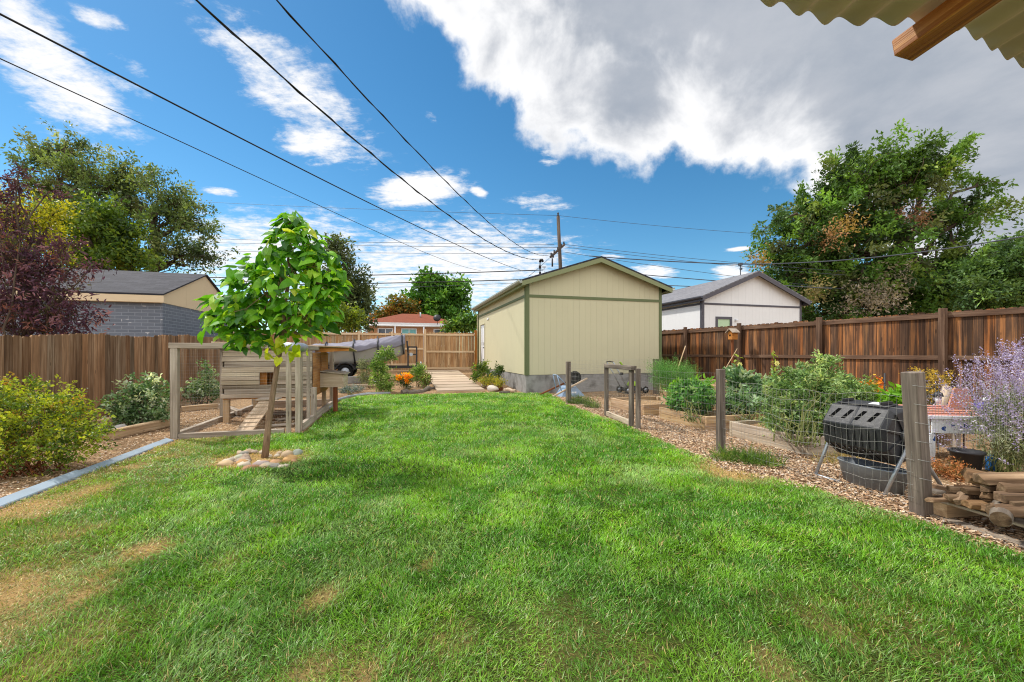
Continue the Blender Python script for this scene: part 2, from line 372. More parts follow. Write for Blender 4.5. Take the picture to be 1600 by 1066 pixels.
# ------------------------------------------------------------------ camera, light, sky
cam = bpy.data.cameras.new('camera'); co = bpy.data.objects.new('camera', cam); COL.objects.link(co)
co.location = (0, 0, H); co.rotation_euler = (math.pi / 2, 0, 0)
cam.sensor_width = 36.0; cam.lens = 36.0 * F / 1600.0; cam.shift_y = (HY - 533.0) / 1600.0; cam.clip_end = 3000; cam.clip_start = .05
SC.camera = co
SC.view_settings.view_transform = 'Standard'; SC.view_settings.look = 'None'; SC.view_settings.gamma = 1.0
EXPO = 0.87
SC.view_settings.exposure = EXPO
SC.cycles.use_denoising = True; SC.cycles.denoising_prefilter = 'NONE'; SC.cycles.sample_clamp_indirect = 2.0; SC.cycles.sample_clamp_direct = 8.0
try: SC.cycles.denoiser = 'OPENIMAGEDENOISE'
except Exception: pass
SC.cycles.filter_width = 1.1; SC.cycles.max_bounces = 6; SC.cycles.transparent_max_bounces = 8
ELEV, AZ = math.radians(52), math.radians(-64)
sd = V(math.sin(AZ) * math.cos(ELEV), math.cos(AZ) * math.cos(ELEV), math.sin(ELEV))
sl = bpy.data.lights.new('sun', 'SUN'); sl.energy = 2.3; sl.angle = math.radians(2.5); sl.color = (1.0, .95, .87)
so = bpy.data.objects.new('sun', sl); COL.objects.link(so); so.rotation_euler = Vector(tuple(sd)).to_track_quat('Z', 'Y').to_euler(); so.location = (-20, 10, 30)
W = bpy.data.worlds.new('World'); SC.world = W; W.use_nodes = True; nt = W.node_tree; nt.nodes.clear()
SKY = 0.13
wo = nd(nt, 'ShaderNodeOutputWorld'); bg = nd(nt, 'ShaderNodeBackground', i_Strength=SKY); nt.links.new(bg.outputs[0], wo.inputs[0])
sky = nd(nt, 'ShaderNodeTexSky'); sky.sky_type = 'NISHITA'; sky.sun_disc = False; sky.sun_elevation = ELEV; sky.sun_rotation = AZ
sky.altitude = 1600; sky.air_density = 1.0; sky.dust_density = .4; sky.ozone_density = 1.6
tc = nd(nt, 'ShaderNodeTexCoord').outputs['Generated']
sp = nd(nt, 'ShaderNodeSeparateXYZ'); nt.links.new(tc, sp.inputs[0]); dx, dy, dz = sp.outputs
yy = mth(nt, 'MAXIMUM', dy, .04)
u = mth(nt, 'MULTIPLY_ADD', mth(nt, 'DIVIDE', dx, yy), .631, .8)            # bearing of the sky direction
v = mth(nt, 'MULTIPLY_ADD', mth(nt, 'DIVIDE', dz, yy), -.631, .552)
fwd = mth(nt, 'GREATER_THAN', dy, .04)
zz = mth(nt, 'ADD', mth(nt, 'MAXIMUM', dz, 0), .12)
pl = nd(nt, 'ShaderNodeCombineXYZ'); nt.links.new(mth(nt, 'DIVIDE', dx, zz), pl.inputs[0]); nt.links.new(mth(nt, 'DIVIDE', dy, zz), pl.inputs[1]); pl = pl.outputs[0]
def sstep(x, a, b):
    n = nd(nt, 'ShaderNodeMapRange', interpolation_type='SMOOTHSTEP'); nt.links.new(x, n.inputs[0]); n.inputs[1].default_value = a; n.inputs[2].default_value = b; return n.outputs[0]
rot = nd(nt, 'ShaderNodeMapping'); nt.links.new(pl, rot.inputs[0]); rot.inputs['Rotation'].default_value = (0, 0, math.radians(-35)); rot.inputs['Scale'].default_value = (1.0, 2.3, 1); strk = rot.outputs[0]
nA = noise_n(nt, pl, 2.2, 9, .6, .15); nB = noise_n(nt, strk, 3.8, 10, .7, .3); nC = noise_n(nt, pl, 16, 8, .65); nD = noise_n(nt, tc, 5.0, 7, .55, .3); nE = noise_n(nt, tc, 16, 6, .6)
# the large cloud bank on the right
s1 = mth(nt, 'SUBTRACT', mth(nt, 'MULTIPLY', mth(nt, 'SUBTRACT', u, .60), .61), mth(nt, 'MULTIPLY', v, .79))
s2 = mth(nt, 'SUBTRACT', mth(nt, 'ADD', mth(nt, 'MULTIPLY_ADD', mth(nt, 'SUBTRACT', u, .9), .16, .225), mth(nt, 'MULTIPLY', mth(nt, 'MAXIMUM', mth(nt, 'SUBTRACT', u, 1.26), 0), .75)), v)
n = nt.nodes.new('ShaderNodeMath'); n.operation = 'SMOOTH_MIN'; nt.links.new(s1, n.inputs[0]); nt.links.new(s2, n.inputs[1]); n.inputs[2].default_value = .05
bank = mth(nt, 'ADD', n.outputs[0], mth(nt, 'ADD', mth(nt, 'MULTIPLY', mth(nt, 'SUBTRACT', nD, .5), .20), mth(nt, 'MULTIPLY', mth(nt, 'SUBTRACT', nE, .5), .08)))
bankcov = mth(nt, 'MULTIPLY', sstep(bank, -.012, .03), fwd)
bshade = sstep(mth(nt, 'ADD', bank, mth(nt, 'MULTIPLY', mth(nt, 'SUBTRACT', nD, .5), .25)), .03, .16)
bcol = mixc(nt, bshade, (1.08, 1.08, 1.09), mixc(nt, sstep(nA, .3, .7), (.40, .45, .53), (.56, .59, .65)))
# thin broken clouds elsewhere in front: (u, v, long, short, angle, strength)
wisps = [(.075, .10, .17, .06, 46, 1.05), (.02, .03, .06, .04, 20, .55), (.155, .03, .05, .016, 20, .8), (.19, .10, .06, .016, 30, .6), (.20, .135, .05, .015, 25, .7), (.12, .205, .11, .03, 22, .5),
         (.45, .13, .17, .055, 42, .9), (.495, .22, .065, .035, 12, 1.0), (.33, .02, .06, .05, 30, .45), (.655, .297, .07, .026, -6, 1.35), (.748, .301, .016, .008, 20, 1.0), (.845, .316, .045, .016, 5, .85), (.86, .245, .02, .015, 0, .6), (.67, .18, .02, .008, 40, .5),
         (.345, .300, .035, .008, 10, .8), (.42, .40, .18, .075, 0, .95), (.70, .42, .20, .075, -4, 1.0), (.62, .36, .12, .02, 0, .55), (.30, .34, .09, .02, 8, .6),
         (1.155, .389, .02, .004, -3, 1.2), (1.145, .425, .03, .011, 0, 1.2), (1.02, .425, .04, .011, 0, 1.1), (.955, .402, .02, .005, 0, .9), (.80, .44, .12, .03, 0, .9)]
acc = None
for (a, b, rl, rs, an, st) in wisps:
    c_, s_ = math.cos(math.radians(an)), math.sin(math.radians(an))
    du = mth(nt, 'SUBTRACT', u, a); dv = mth(nt, 'SUBTRACT', v, b)
    p = mth(nt, 'ADD', mth(nt, 'MULTIPLY', du, c_ / rl), mth(nt, 'MULTIPLY', dv, s_ / rl)); q = mth(nt, 'SUBTRACT', mth(nt, 'MULTIPLY', dv, c_ / rs), mth(nt, 'MULTIPLY', du, s_ / rs))
    r2 = mth(nt, 'ADD', mth(nt, 'MULTIPLY', p, p), mth(nt, 'MULTIPLY', q, q))
    w = mth(nt, 'DIVIDE', st, mth(nt, 'ADD', 1.0, mth(nt, 'MULTIPLY', r2, r2)))
    acc = w if acc is None else mth(nt, 'MAXIMUM', acc, w)
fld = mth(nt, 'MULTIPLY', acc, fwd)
fld = mth(nt, 'ADD', fld, mth(nt, 'MULTIPLY', mth(nt, 'SUBTRACT', 1.0, fwd), 1.25))  # unseen overcast behind the camera, added as fill light
tex = mth(nt, 'ADD', mth(nt, 'MULTIPLY', nB, .62), mth(nt, 'MULTIPLY', nC, .38))
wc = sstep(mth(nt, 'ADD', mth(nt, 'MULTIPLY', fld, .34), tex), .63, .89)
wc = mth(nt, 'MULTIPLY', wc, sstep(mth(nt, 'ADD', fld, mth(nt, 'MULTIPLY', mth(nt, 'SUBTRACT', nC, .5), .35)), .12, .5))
CL = 0.98 / (SKY * 2 ** EXPO)
def sc3(c, k): return tuple(x * k for x in c)
skc = nd(nt, 'ShaderNodeHueSaturation', i_Saturation=1.3, i_Value=.78); nt.links.new(sky.outputs[0], skc.inputs['Color'])
skc = mixc(nt, 1.0, skc.outputs[0], (.88, .98, .84), 'MULTIPLY')
wcol = mixc(nt, fwd, sc3((1, 1, 1.0), CL * 1.65), sc3((1, 1, 1.01), CL * 1.06))  # rear half brighter than the clouds in front, to add fill
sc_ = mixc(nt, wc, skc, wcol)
bk = mixc(nt, 1.0, bcol, (CL, CL, CL), 'MULTIPLY')
sc_ = mixc(nt, bankcov, sc_, bk)
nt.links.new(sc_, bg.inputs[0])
# ------------------------------------------------------------------ ground
def zground(a, b):
    if a > 0.0: return 0.25 * max(0, min((b - 6) / 5, 1)) if b > 6 else 0.0
    return zt(b)
def ax(lo, hi, step, far):
    c = np.arange(lo, hi + step / 2, step); k = [step * 2 ** i for i in range(1, 12)]
    l = lo - np.cumsum(k); r = hi + np.cumsum(k); return np.concatenate([l[l > -far][::-1], c, r[r < far]])
A_, B_ = ax(-16, 14, .5, 900), ax(-16, 12, .4, 900)
vs = np.array([lot(a, b, zground(a, b)) for a in A_ for b in B_]); nb = len(B_)
fs = np.array([(i * nb + j, (i + 1) * nb + j, (i + 1) * nb + j + 1, i * nb + j + 1) for i in range(len(A_) - 1) for j in range(nb - 1)])
def soil():
    m, nt, out = new_mat('soil and old mulch'); g = nd(nt, 'ShaderNodeNewGeometry').outputs['Position']
    n1 = noise_n(nt, g, 1.1, 5); n2 = noise_n(nt, g, 38, 4, .7); vo = nd(nt, 'ShaderNodeTexVoronoi', i_Scale=42.0); nt.links.new(vscale(nt, g, (1, 1.6, 1)), vo.inputs['Vector'])
    c = ramp(nt, n2, [(.3, S(92, 70, 52)), (.52, S(150, 122, 94)), (.72, S(196, 168, 134))])
    c = mixc(nt, .55, c, ramp(nt, nd(nt, 'ShaderNodeSeparateColor', i_0=vo.outputs['Color']).outputs[0], [(.1, S(120, 92, 66)), (.9, S(214, 180, 138))]))
    c = mixc(nt, sstep_m(nt, n1, .45, .65), c, mixc(nt, n2, S(104, 82, 60), S(150, 124, 94)))
    principled(nt, out, c, .95, bump=mth(nt, 'ADD', n2, vo.outputs['Distance']), bs=.8, bd=.02, spec=.1); return m
def sstep_m(nt, x, a, b):
    n = nd(nt, 'ShaderNodeMapRange', interpolation_type='SMOOTHSTEP'); nt.links.new(x, n.inputs[0]); n.inputs[1].default_value = a; n.inputs[2].default_value = b; return n.outputs[0]
M['soil'] = soil()
o = np_mesh('ground', vs, [fs], np.ones((len(vs), 3)), M['soil'], smooth=True); tag(o, 'bare soil and mulch of the garden', kind='structure')
# ------------------------------------------------------------------ lawn
LAWN = [(-6.85, -18), (-6.85, -5.05), (-5.2, -5.0), (-5.22, -2.2), (-5.2, -.5), (-4.9, .35), (-4.2, .62), (-3.4, .45), (-2.6, .35), (-1.0, .38), (-.4, .1), (.0, -.12), (.6, -.15), (.42, -1.6), (.12, -2.7), (-.02, -4.4), (-.1, -6.2), (-.32, -7.4), (-.42, -8.3), (-.2, -9.0), (-.12, -10.2), (.0, -12), (.2, -18)]
LP = np.array(LAWN)
def inside(P):
    x, y = P[:, 0], P[:, 1]; c = np.zeros(len(P), bool); n = len(LP); j = n - 1
    for i in range(n):
        xi, yi, xj, yj = LP[i, 0], LP[i, 1], LP[j, 0], LP[j, 1]
        k = ((yi > y) != (yj > y)) & (x < (xj - xi) * (y - yi) / (yj - yi + 1e-12) + xi); c ^= k; j = i
    return c
def edged(P):
    dm = np.full(len(P), 9.0); n = len(LP)
    for i in range(n):
        p, q = LP[i], LP[(i + 1) % n]; d = q - p; t = (((P - p) @ d) / (d @ d)).clip(0, 1); dm = np.minimum(dm, np.hypot(*(P - p - t[:, None] * d).T))
    return np.where(inside(P), dm, -dm)
_pt = np.random.default_rng(3).random((64, 64))
def vn(x, y):
    xi = np.floor(x).astype(int); yi = np.floor(y).astype(int); fx = x - xi; fy = y - yi; fx = fx * fx * (3 - 2 * fx); fy = fy * fy * (3 - 2 * fy)
    g = lambda i, j: _pt[i % 64, j % 64]
    return (g(xi, yi) * (1 - fx) + g(xi + 1, yi) * fx) * (1 - fy) + (g(xi, yi + 1) * (1 - fx) + g(xi + 1, yi + 1) * fx) * fy
def fbm(x, y, s, oct=4):
    r = 0; a = .5; tot = 0
    for k in range(oct): r = r + a * vn(x * s + 17 * k, y * s + 31 * k); tot += a; a *= .55; s *= 2.1
    return r / tot
PATCH = [(15, 930, .3, 1.0), (0, 1000, .2, .8), (130, 930, .13, .8), (220, 865, .14, .9), (150, 905, .14, .8), (90, 840, .22, .6), (40, 800, .36, 1.0), (130, 770, .25, .7), (200, 735, .3, .8), (260, 715, .3, .7), (330, 720, .25, .6), (500, 938, .07, 1.0), (668, 884, .05, .5),
         (700, 1010, .1, .3), (860, 1000, .2, .2), (980, 1040, .16, .25), (1215, 1050, .1, .7), (1130, 738, .26, 1.3), (1180, 742, .2, 1.1), (1430, 990, .25, .3), (1300, 980, .2, .28), (20, 770, .4, .8), (490, 1050, .1, .5), (355, 880, .1, .4), (400, 690, .25, .5), (560, 1062, .1, .5), (60, 1052, .15, .6), (150, 1000, .2, .45)]
PG = [(gp(x, y)[:2], r, k) for x, y, r, k in PATCH]
TREE = gp(405, 718)[:2]
def dryness(P, XY):
    """0 lush .. 1 bare straw, in lot and world coordinates"""
    a, b = P[:, 0], P[:, 1]; n1 = fbm(XY[:, 0], XY[:, 1], .9); n2 = fbm(XY[:, 0], XY[:, 1], 3.5)
    d = ((-5.35 - a) / 1.9).clip(0, 1) * ((-3.6 - b) / 1.5).clip(0, 1) * .66 * (.25 + 1.3 * n1)
    d += ((2.1 - XY[:, 1]) / .8).clip(0, 1) * .16 * (.4 + n1)
    for c, r, k in PG:
        q = np.hypot((XY[:, 0] - c[0]), (XY[:, 1] - c[1]) * .75) / r; d = np.maximum(d, k * np.exp(-q * q) * (.55 + .9 * n2))
    d += (.12 - edged(P)).clip(0, .12) * 1.5
    q = np.hypot((XY[:, 0] - TREE[0]) * .8, XY[:, 1] - TREE[1]); d = np.maximum(d, 1.3 * np.exp(-(q / .42) ** 4))
    return (d + (n2 - .5) * .35 * (.3 + d)).clip(0, 1.2)
st = .1; ga, gb = np.arange(-6.95, .75, st), np.arange(-15, .8, st)
GA, GB = np.meshgrid(ga, gb, indexing='ij'); P = np.stack([GA.ravel(), GB.ravel()], 1); ed = edged(P)
XY = np.array(P0[:2]) + P[:, :1] * E1[:2] + P[:, 1:] * E2[:2]
ok = (ed > -.06).reshape(GA.shape); nbb = len(gb)
dr = dryness(P, XY)
soilc, straw, moss = np.array(S(110, 88, 60)), np.array(S(200, 166, 112)), np.array(S(56, 80, 28))
tn = moss * (1 - (dr * 1.25).clip(0, 1))[:, None] + (straw * .7 + soilc * .3) * (dr * 1.25).clip(0, 1)[:, None]
zz_ = np.array([zt(b) if a < 0 else 0 for a, b in P]) + .012 + .02 * (fbm(XY[:, 0], XY[:, 1], 1.2) - .5)
vs = np.stack([XY[:, 0], XY[:, 1], zz_], 1)
q = [(i * nbb + j, (i + 1) * nbb + j, (i + 1) * nbb + j + 1, i * nbb + j + 1) for i in range(len(ga) - 1) for j in range(nbb - 1) if ok[i, j] and ok[i + 1, j] and ok[i + 1, j + 1] and ok[i, j + 1]]
used = np.unique(np.array(q)); remap = -np.ones(len(vs), int); remap[used] = np.arange(len(used))
def turf():
    m, nt, out = new_mat('turf thatch'); t = attr(nt, 'tint').outputs['Color']; g = nd(nt, 'ShaderNodeNewGeometry').outputs['Position']
    n2 = noise_n(nt, vscale(nt, g, (60, 60, 60)), 1.0, 5, .7)
    c = mixc(nt, 1.0, t, ramp(nt, n2, [(.3, (.45, .45, .45)), (.7, (1.35, 1.3, 1.25))]), 'MULTIPLY'); principled(nt, out, c, .95, bump=n2, bs=1.0, bd=.02, spec=.1); return m
M['turf'] = turf()
o = np_mesh('lawn', vs[used], [remap[np.array(q)]], tn[used], M['turf'], smooth=True); tag(o, 'lawn turf', kind='structure')
# grass blades: bands of depth, thinner and denser near the camera
def grass(rng):
    gs = []
    for (y0, y1, dens, L, W) in [(.7, 2.4, 19000, .038, .0034), (2.4, 4, 12500, .041, .0043), (4, 6.5, 6800, .048, .0065), (6.5, 9.5, 3400, .055, .0095), (9.5, 14.5, 2200, .058, .014)]:
        wl = max(-y1 * 1.33 - .9, -7.6); wr = min(y1 * 1.33 + .9, 4.2); N = int((wr - wl) * (y1 - y0) * dens)
        X = rng.uniform(wl, wr, N); Y = rng.uniform(y0, y1, N); k = np.abs(X) < Y * 1.33 + .9; X, Y = X[k], Y[k]
        # pull blades towards tuft centres
        XY = np.stack([X, Y], 1); rel = XY - P0[:2]; P = np.stack([rel @ E1[:2], rel @ E2[:2]], 1)
        ed = edged(P) + (fbm(X, Y, 4.0) - .5) * .16; dr = dryness(P, XY); tuft = fbm(X, Y, 11, 3)
        keep = (ed > -.02) & (rng.random(len(X)) < (1.08 - dr * .62) * (.35 + 1.05 * tuft))
        X, Y, P, dr, tuft = X[keep], Y[keep], P[keep], dr[keep], tuft[keep]; n = len(X)
        z = np.array([zt(b) if a < 0 else 0 for a, b in P]) + .008
        ang = fbm(X, Y, 2.2, 3) * 16 + rng.normal(0, 1.5, n); lean = (.35 + .9 * fbm(X + 9, Y, 3.1, 3) + rng.normal(0, .28, n)).clip(.05, 1.7)
        d = np.stack([np.cos(ang) * lean, np.sin(ang) * lean, np.full(n, .75)], 1); nn = np.stack([-np.cos(ang), -np.sin(ang), np.full(n, .9)], 1) + rng.normal(0, .35, (n, 3))
        sz = rng.uniform(.55, 1.35, n) * (.75 + .6 * tuft) * (1 - .35 * dr.clip(0, 1))
        big = fbm(X, Y, .55, 3); fine = fbm(X + 40, Y, 2.6, 3)
        g1, g2, g3, s1, s2 = [np.array(c) for c in (S(84, 144, 20), S(130, 182, 32), S(144, 178, 96), S(198, 172, 112), S(140, 136, 70))]
        t = ((fine - .38) * 3.0).clip(0, 1)[:, None]; col = g1 * (1 - t) + g2 * t
        bl = ((fbm(X + 80, Y + 5, 1.7, 4) - .52) * 5).clip(0, 1)[:, None] * .75; col = col * (1 - bl) + g3 * bl
        pale = (rng.random(n) < .07)[:, None]; col = np.where(pale, np.array(S(166, 188, 130)), col)
        w = ((dr - .18) * 1.1 + rng.normal(0, .22, n)).clip(0, 1)[:, None]; sc = np.where((rng.random(n) < .6)[:, None], s1, s2); col = col * (1 - w) + sc * w
        front = ((3.2 - Y) / 2.0).clip(0, 1)[:, None] * .3; col = col * (1 - front) + np.array(S(94, 128, 62)) * front
        dead = (rng.random(n) < .05)[:, None]; col = np.where(dead, s1 * .9, col)
        col = col * (.93 + .24 * big)[:, None] * (1 + rng.normal(0, .28, (n, 1))).clip(.4, 1.8)
        gs.append(leaf_geo('blade', np.stack([X, Y, z], 1), d, nn, L * sz, W * rng.uniform(.7, 1.3, n), col))
    return merge_geo(gs)
gv, gf, gt = grass(np.random.default_rng(5))
o = np_mesh('grass', gv, gf, gt, M['grass']); tag(o, 'short green lawn grass with straw coloured dry patches', 'grass', kind='stuff')
# loose wood chips on the garden paths and beds
def chips(rng):
    P = []
    for (a0, a1, b0, b1, n) in [(-.5, 1.1, -10.6, -2.6, 52000), (.2, 6.0, -10, -1, 44000), (-9.0, -6.7, -9.5, -1.5, 14000), (-6.9, -5.3, -4.9, -1.5, 2500), (-5.2, 0, .3, 5, 3500), (.3, 5, -2.6, -.1, 2500)]:
        P.append(np.stack([rng.uniform(a0, a1, n), rng.uniform(b0, b1, n)], 1))
    P = np.concatenate(P); ed = edged(P); P = P[(ed < .03 + .12 * rng.random(len(P)))]
    XYw = P0[:2] + P[:, :1] * E1[:2] + P[:, 1:] * E2[:2]; n = len(P)
    z = np.array([zground(a, b) for a, b in P]) + .008 + .012 * rng.random(n)
    d = rng.normal(0, 1, (n, 3)) * V(1, 1, .18); nn = rng.normal(0, .3, (n, 3)) + V(0, 0, 1)
    cols = [(S(196, 164, 130), 3), (S(168, 134, 104), 3), (S(218, 196, 166), 1.8), (S(128, 100, 78), 1.4), (S(188, 174, 160), 1.4)]
    sz = rng.uniform(.5, 1.6, n)
    return leaf_geo('chip', np.stack([XYw[:, 0], XYw[:, 1], z], 1), d, nn, .022 * sz, .009 * rng.uniform(.6, 1.6, n), pick_cols(rng, n, cols))
cv, cf, ct = chips(np.random.default_rng(6))
o = np_mesh('mulch', cv, cf, ct, M['chips']); tag(o, 'loose tan wood chips strewn over the garden paths and beds', 'wood chips', kind='stuff')
# ------------------------------------------------------------------ sheds with grooved panel siding
def lfr(p, ax_u, ax_n):  # helper frame: origin, along-wall axis, outward axis
    return (np.asarray(p, float), np.asarray(ax_u, float), np.asarray(ax_n, float))
def wallpt(fr, u, z, n=0.0): return fr[0] + u * fr[1] + n * fr[2] + V(0, 0, z)
def siding_wall(mb, fr, w, z0, topfn, strip=.2, holes=(), groove=.0035):
    """panel siding as real strips with recessed grooves; holes = (u0, u1, z0, z1) openings"""
    us = [0.0]
    while us[-1] < w - 1e-6: us.append(min(us[-1] + strip, w))
    for h in holes: us += [h[0], h[1]]
    us = sorted(set(round(x, 4) for x in us))
    for u0, u1 in zip(us[:-1], us[1:]):
        if u1 - u0 < .004: continue
        g = groove / 2; segs = [(z0, None)]; mid = (u0 + u1) / 2
        for h in holes:
            if h[0] < mid < h[1]: segs = [(z0, h[2]), (h[3], None)]
        for lo, hi in segs:
            if hi is not None and hi - lo < .01: continue
            a, b = (topfn(u0 + g), topfn(u1 - g)) if hi is None else (hi, hi)
            mb.prism([wallpt(fr, u0 + g, lo, .0), wallpt(fr, u1 - g, lo, .0), wallpt(fr, u1 - g, b, .0), wallpt(fr, u0 + g, a, .0)], fr[2] * .004)
def plate(mb, fr, u0, u1, z0, z1, n0, n1, tint=(1, 1, 1)):
    mb.prism([wallpt(fr, u0, z0, n0), wallpt(fr, u1, z0, n0), wallpt(fr, u1, z1, n0), wallpt(fr, u0, z1, n0)], fr[2] * (n1 - n0), tint)
def shed(name, label, org, w, d, zb, zs, zeave, zridge, mats, over=(.25, .3), band=None, groove=.2, side_holes=(), front_holes=()):
    """gabled shed: org = front left corner on the ground; front along E1, depth along E2"""
    rt = thing(name, org, label, 'garage' if 'garage' in name else 'building')
    o = np.asarray(org, float); fr = lfr(o, E1, -E2); lf = lfr(o + E2 * d, -E2, -E1); rf = lfr(o + E1 * w, E2, E1); bk = lfr(o + E1 * w + E2 * d, -E1, E2)
    sl = (zridge - zeave) / (w / 2 + over[0])
    wt = zeave + sl * over[0]           # underside of roof at the wall line
    gab = lambda u: wt + sl * (w / 2 - abs(u - w / 2)) - .02
    s = MB(); siding_wall(s, fr, w, zs, gab, groove, front_holes); siding_wall(s, lf, d, zs, lambda u: wt - .02, groove, side_holes)
    siding_wall(s, rf, d, zs, lambda u: wt - .02, .6); siding_wall(s, bk, w, zs, gab, .6)
    # solid core just behind the panels
    i = .012
    for f_, w_, tf in ((fr, w, gab), (bk, w, gab)):
        s.add([wallpt(f_, i, zs, -.002), wallpt(f_, w_ - i, zs, -.002), wallpt(f_, w_ - i, tf(i), -.002), wallpt(f_, w_ / 2, tf(w_ / 2), -.002), wallpt(f_, i, tf(i), -.002)], [(0, 1, 2, 3, 4)], (.8, .8, .8))
    for f_, w_ in ((lf, d), (rf, d)):
        s.add([wallpt(f_, i, zs, -.002), wallpt(f_, w_ - i, zs, -.002), wallpt(f_, w_ - i, wt - .02, -.002), wallpt(f_, i, wt - .02, -.002)], [(0, 1, 2, 3)], (.8, .8, .8))
    s.build('siding', mats['siding'], rt)
    if zs > zb + .05:
        c = MB(); c.box(o + E1 * w / 2 + E2 * d / 2 + V(0, 0, (zb + zs) / 2 - .01), (w - .02, d - .02, zs - zb), LOT); c.build('foundation', mats['foundation'], rt)
    t = MB(); cw = .1
    for f_, w_ in ((fr, w), (lf, d)):
        for q0, q1 in ((0, cw), (w_ - cw, w_)):
            t = MB(); plate(t, f_, q0, q1, zs - .01, (wt - .03 if f_ is lf else gab(q1 if q0 == 0 else q0) - .03), .005, .028); t.build('corner_trim', mats['trim'], rt)
    if band:
        t = MB(); plate(t, fr, cw + .002, w - cw - .002, band, band + .085, .007, .026); t.build('band_trim', mats['trim'], rt); t = MB(); plate(t, lf, cw + .002, d - cw - .002, band, band + .085, .007, .026); t.build('band_trim', mats['trim'], rt)
    # roof slabs
    r = MB(); L = d + 2 * over[1]; th = .05
    for sgn in (-1, 1):
        e0 = o + E1 * (w / 2 + sgn * (w / 2 + over[0])) - E2 * over[1] + V(0, 0, zeave); r0 = o + E1 * w / 2 - E2 * over[1] + V(0, 0, zridge)
        sl_len = np.linalg.norm(r0 - e0); vs = [e0, r0, r0 + E2 * L, e0 + E2 * L]; vs += [p + V(0, 0, th) for p in vs]
        lcs = [(0, 0, 0), (0, sl_len, 0), (L, sl_len, 0), (L, 0, 0)] * 2
        r.add(vs, [(0, 3, 2, 1), (4, 5, 6, 7), (0, 1, 5, 4), (1, 2, 6, 5), (2, 3, 7, 6), (3, 0, 4, 7)], (1, 1, 1), lcs)
    r.build('roof', mats['roof'], rt)
    fa = MB(); fd = mats.get('fascia_h', .14)
    for sgn in (-1, 1):   # rake boards at the gable and soffits under the overhang
        e0 = o + E1 * (w / 2 + sgn * (w / 2 + over[0])) - E2 * (over[1] - .002) + V(0, 0, zeave); r0 = o + E1 * w / 2 - E2 * (over[1] - .002) + V(0, 0, zridge)
        fa.prism([e0 - V(0, 0, fd) + V(0, 0, -.004), r0 - V(0, 0, fd + .004), r0 - V(0, 0, .004), e0 - V(0, 0, .004)], E2 * .025)
        f0 = o + E1 * (w / 2 + sgn * (w / 2 + over[0] - .03)) - E2 * (over[1] - .03) + V(0, 0, zeave - fd)
        fa.box(f0 + E2 * (L - .06) / 2 + V(0, 0, fd / 2 - .006), (.022, L - .06, fd), LOT)
        g0 = o + E1 * (w / 2 + sgn * (w / 2 + over[0] / 2)) - E2 * over[1] / 2 + V(0, 0, zeave - fd * .6)
    fa.build('fascia', mats['fascia'], rt)
    so_ = MB()
    for sgn in (-1, 1):
        e0 = o + E1 * (w / 2 + sgn * (w / 2 + over[0] - .045)) - E2 * (over[1] - .03) + V(0, 0, zeave - fd + .02); i0 = o + E1 * (w / 2 + sgn * (w / 2 + .014)) - E2 * (over[1] - .03) + V(0, 0, zeave - fd + .02)
        so_.add([e0, i0, i0 + E2 * (L - .06), e0 + E2 * (L - .06)], [(0, 1, 2, 3)])
    so_.build('soffit', mats['fascia'], rt)
    gu = MB()   # gutters
    for sgn in (-1, 1):
        e0 = o + E1 * (w / 2 + sgn * (w / 2 + over[0] + .045)) - E2 * over[1] + V(0, 0, zeave - .015)
        prof = [(-.05, .05), (-.05, -.05), (.02, -.05), (.055, .0), (.055, .05), (.045, .05), (.045, .0), (.015, -.04), (-.04, -.04), (-.04, .05)]
        gu.prism([e0 + E1 * (sgn * p[0]) + V(0, 0, p[1]) for p in prof], E2 * L)
    gu.build('gutter', mats['gutter'], rt)
    return rt, fr, lf
EAVE_M = plain('gutter metal', S(150, 152, 140), .5, .1, var=.06)
gm = dict(siding=M['siding'], foundation=M['concrete'], trim=M['trim'], roof=M['shingle'], fascia=plain('fascia olive paint', S(124, 130, 92), .6, var=.05), gutter=EAVE_M)
garage, gfr, glf = shed('detached_garage', 'yellow green panelled garage with olive trim on a concrete base', lot(0, 0, 0), 4.86, 7.65, -.05, .575, 3.43, 4.30, gm, over=(.22, .3), band=2.985, side_holes=[(.62, 1.5, .575, 2.58)])
dm = MB(); plate(dm, glf, .63, 1.49, .585, 2.57, -.03, -.002); door = dm.build('door', M['white'], garage, bevel=.004)
pm = MB()
for (a, b, c, d) in [(.73, 1.02, 1.75, 2.4), (1.1, 1.39, 1.75, 2.4), (.73, 1.02, .75, 1.6), (1.1, 1.39, .75, 1.6)]: plate(pm, glf, a, b, c, d, -.002, .006)
pm.build('door_panel', M['white'], door, bevel=.004)
hm = MB(); hm.lathe(wallpt(glf, 1.4, 1.5, .0), [(.03, 0), (.03, .01), (.014, .012), (.014, .04), (.03, .045), (.032, .065), (.0, .075)], 12, R=np.stack([E2, EZ, -E1], 1)); hm.build('handle', M['black'], door); hm = MB(); hm.lathe(wallpt(glf, 1.4, 1.68, .0), [(.028, 0), (.028, .02), (.0, .022)], 12, R=np.stack([E2, EZ, -E1], 1)); hm.build('deadbolt', M['black'], door)
jm = MB(); plate(jm, glf, .56, .62, .585, 2.64, .0125, .03); plate(jm, glf, 1.5, 1.56, .585, 2.64, .0125, .03); plate(jm, glf, .622, 1.498, 2.582, 2.64, .0125, .03); jm.build('door_frame', M['siding'], garage)
lm = MB(); plate(lm, glf, 2.05, 2.4, 2.72, 2.8, .0125, .03); lm.build('number_plate', M['offwhite'], garage)
ds = MB(); q = lot(-.2, 7.75, 3.36); ds.tube([q, q + V(.0, 0, -.1), lot(-.06, 7.6, 3.1), lot(-.06, 7.6, .45)], .03, 6); ds.build('downspout', M['siding'], garage)
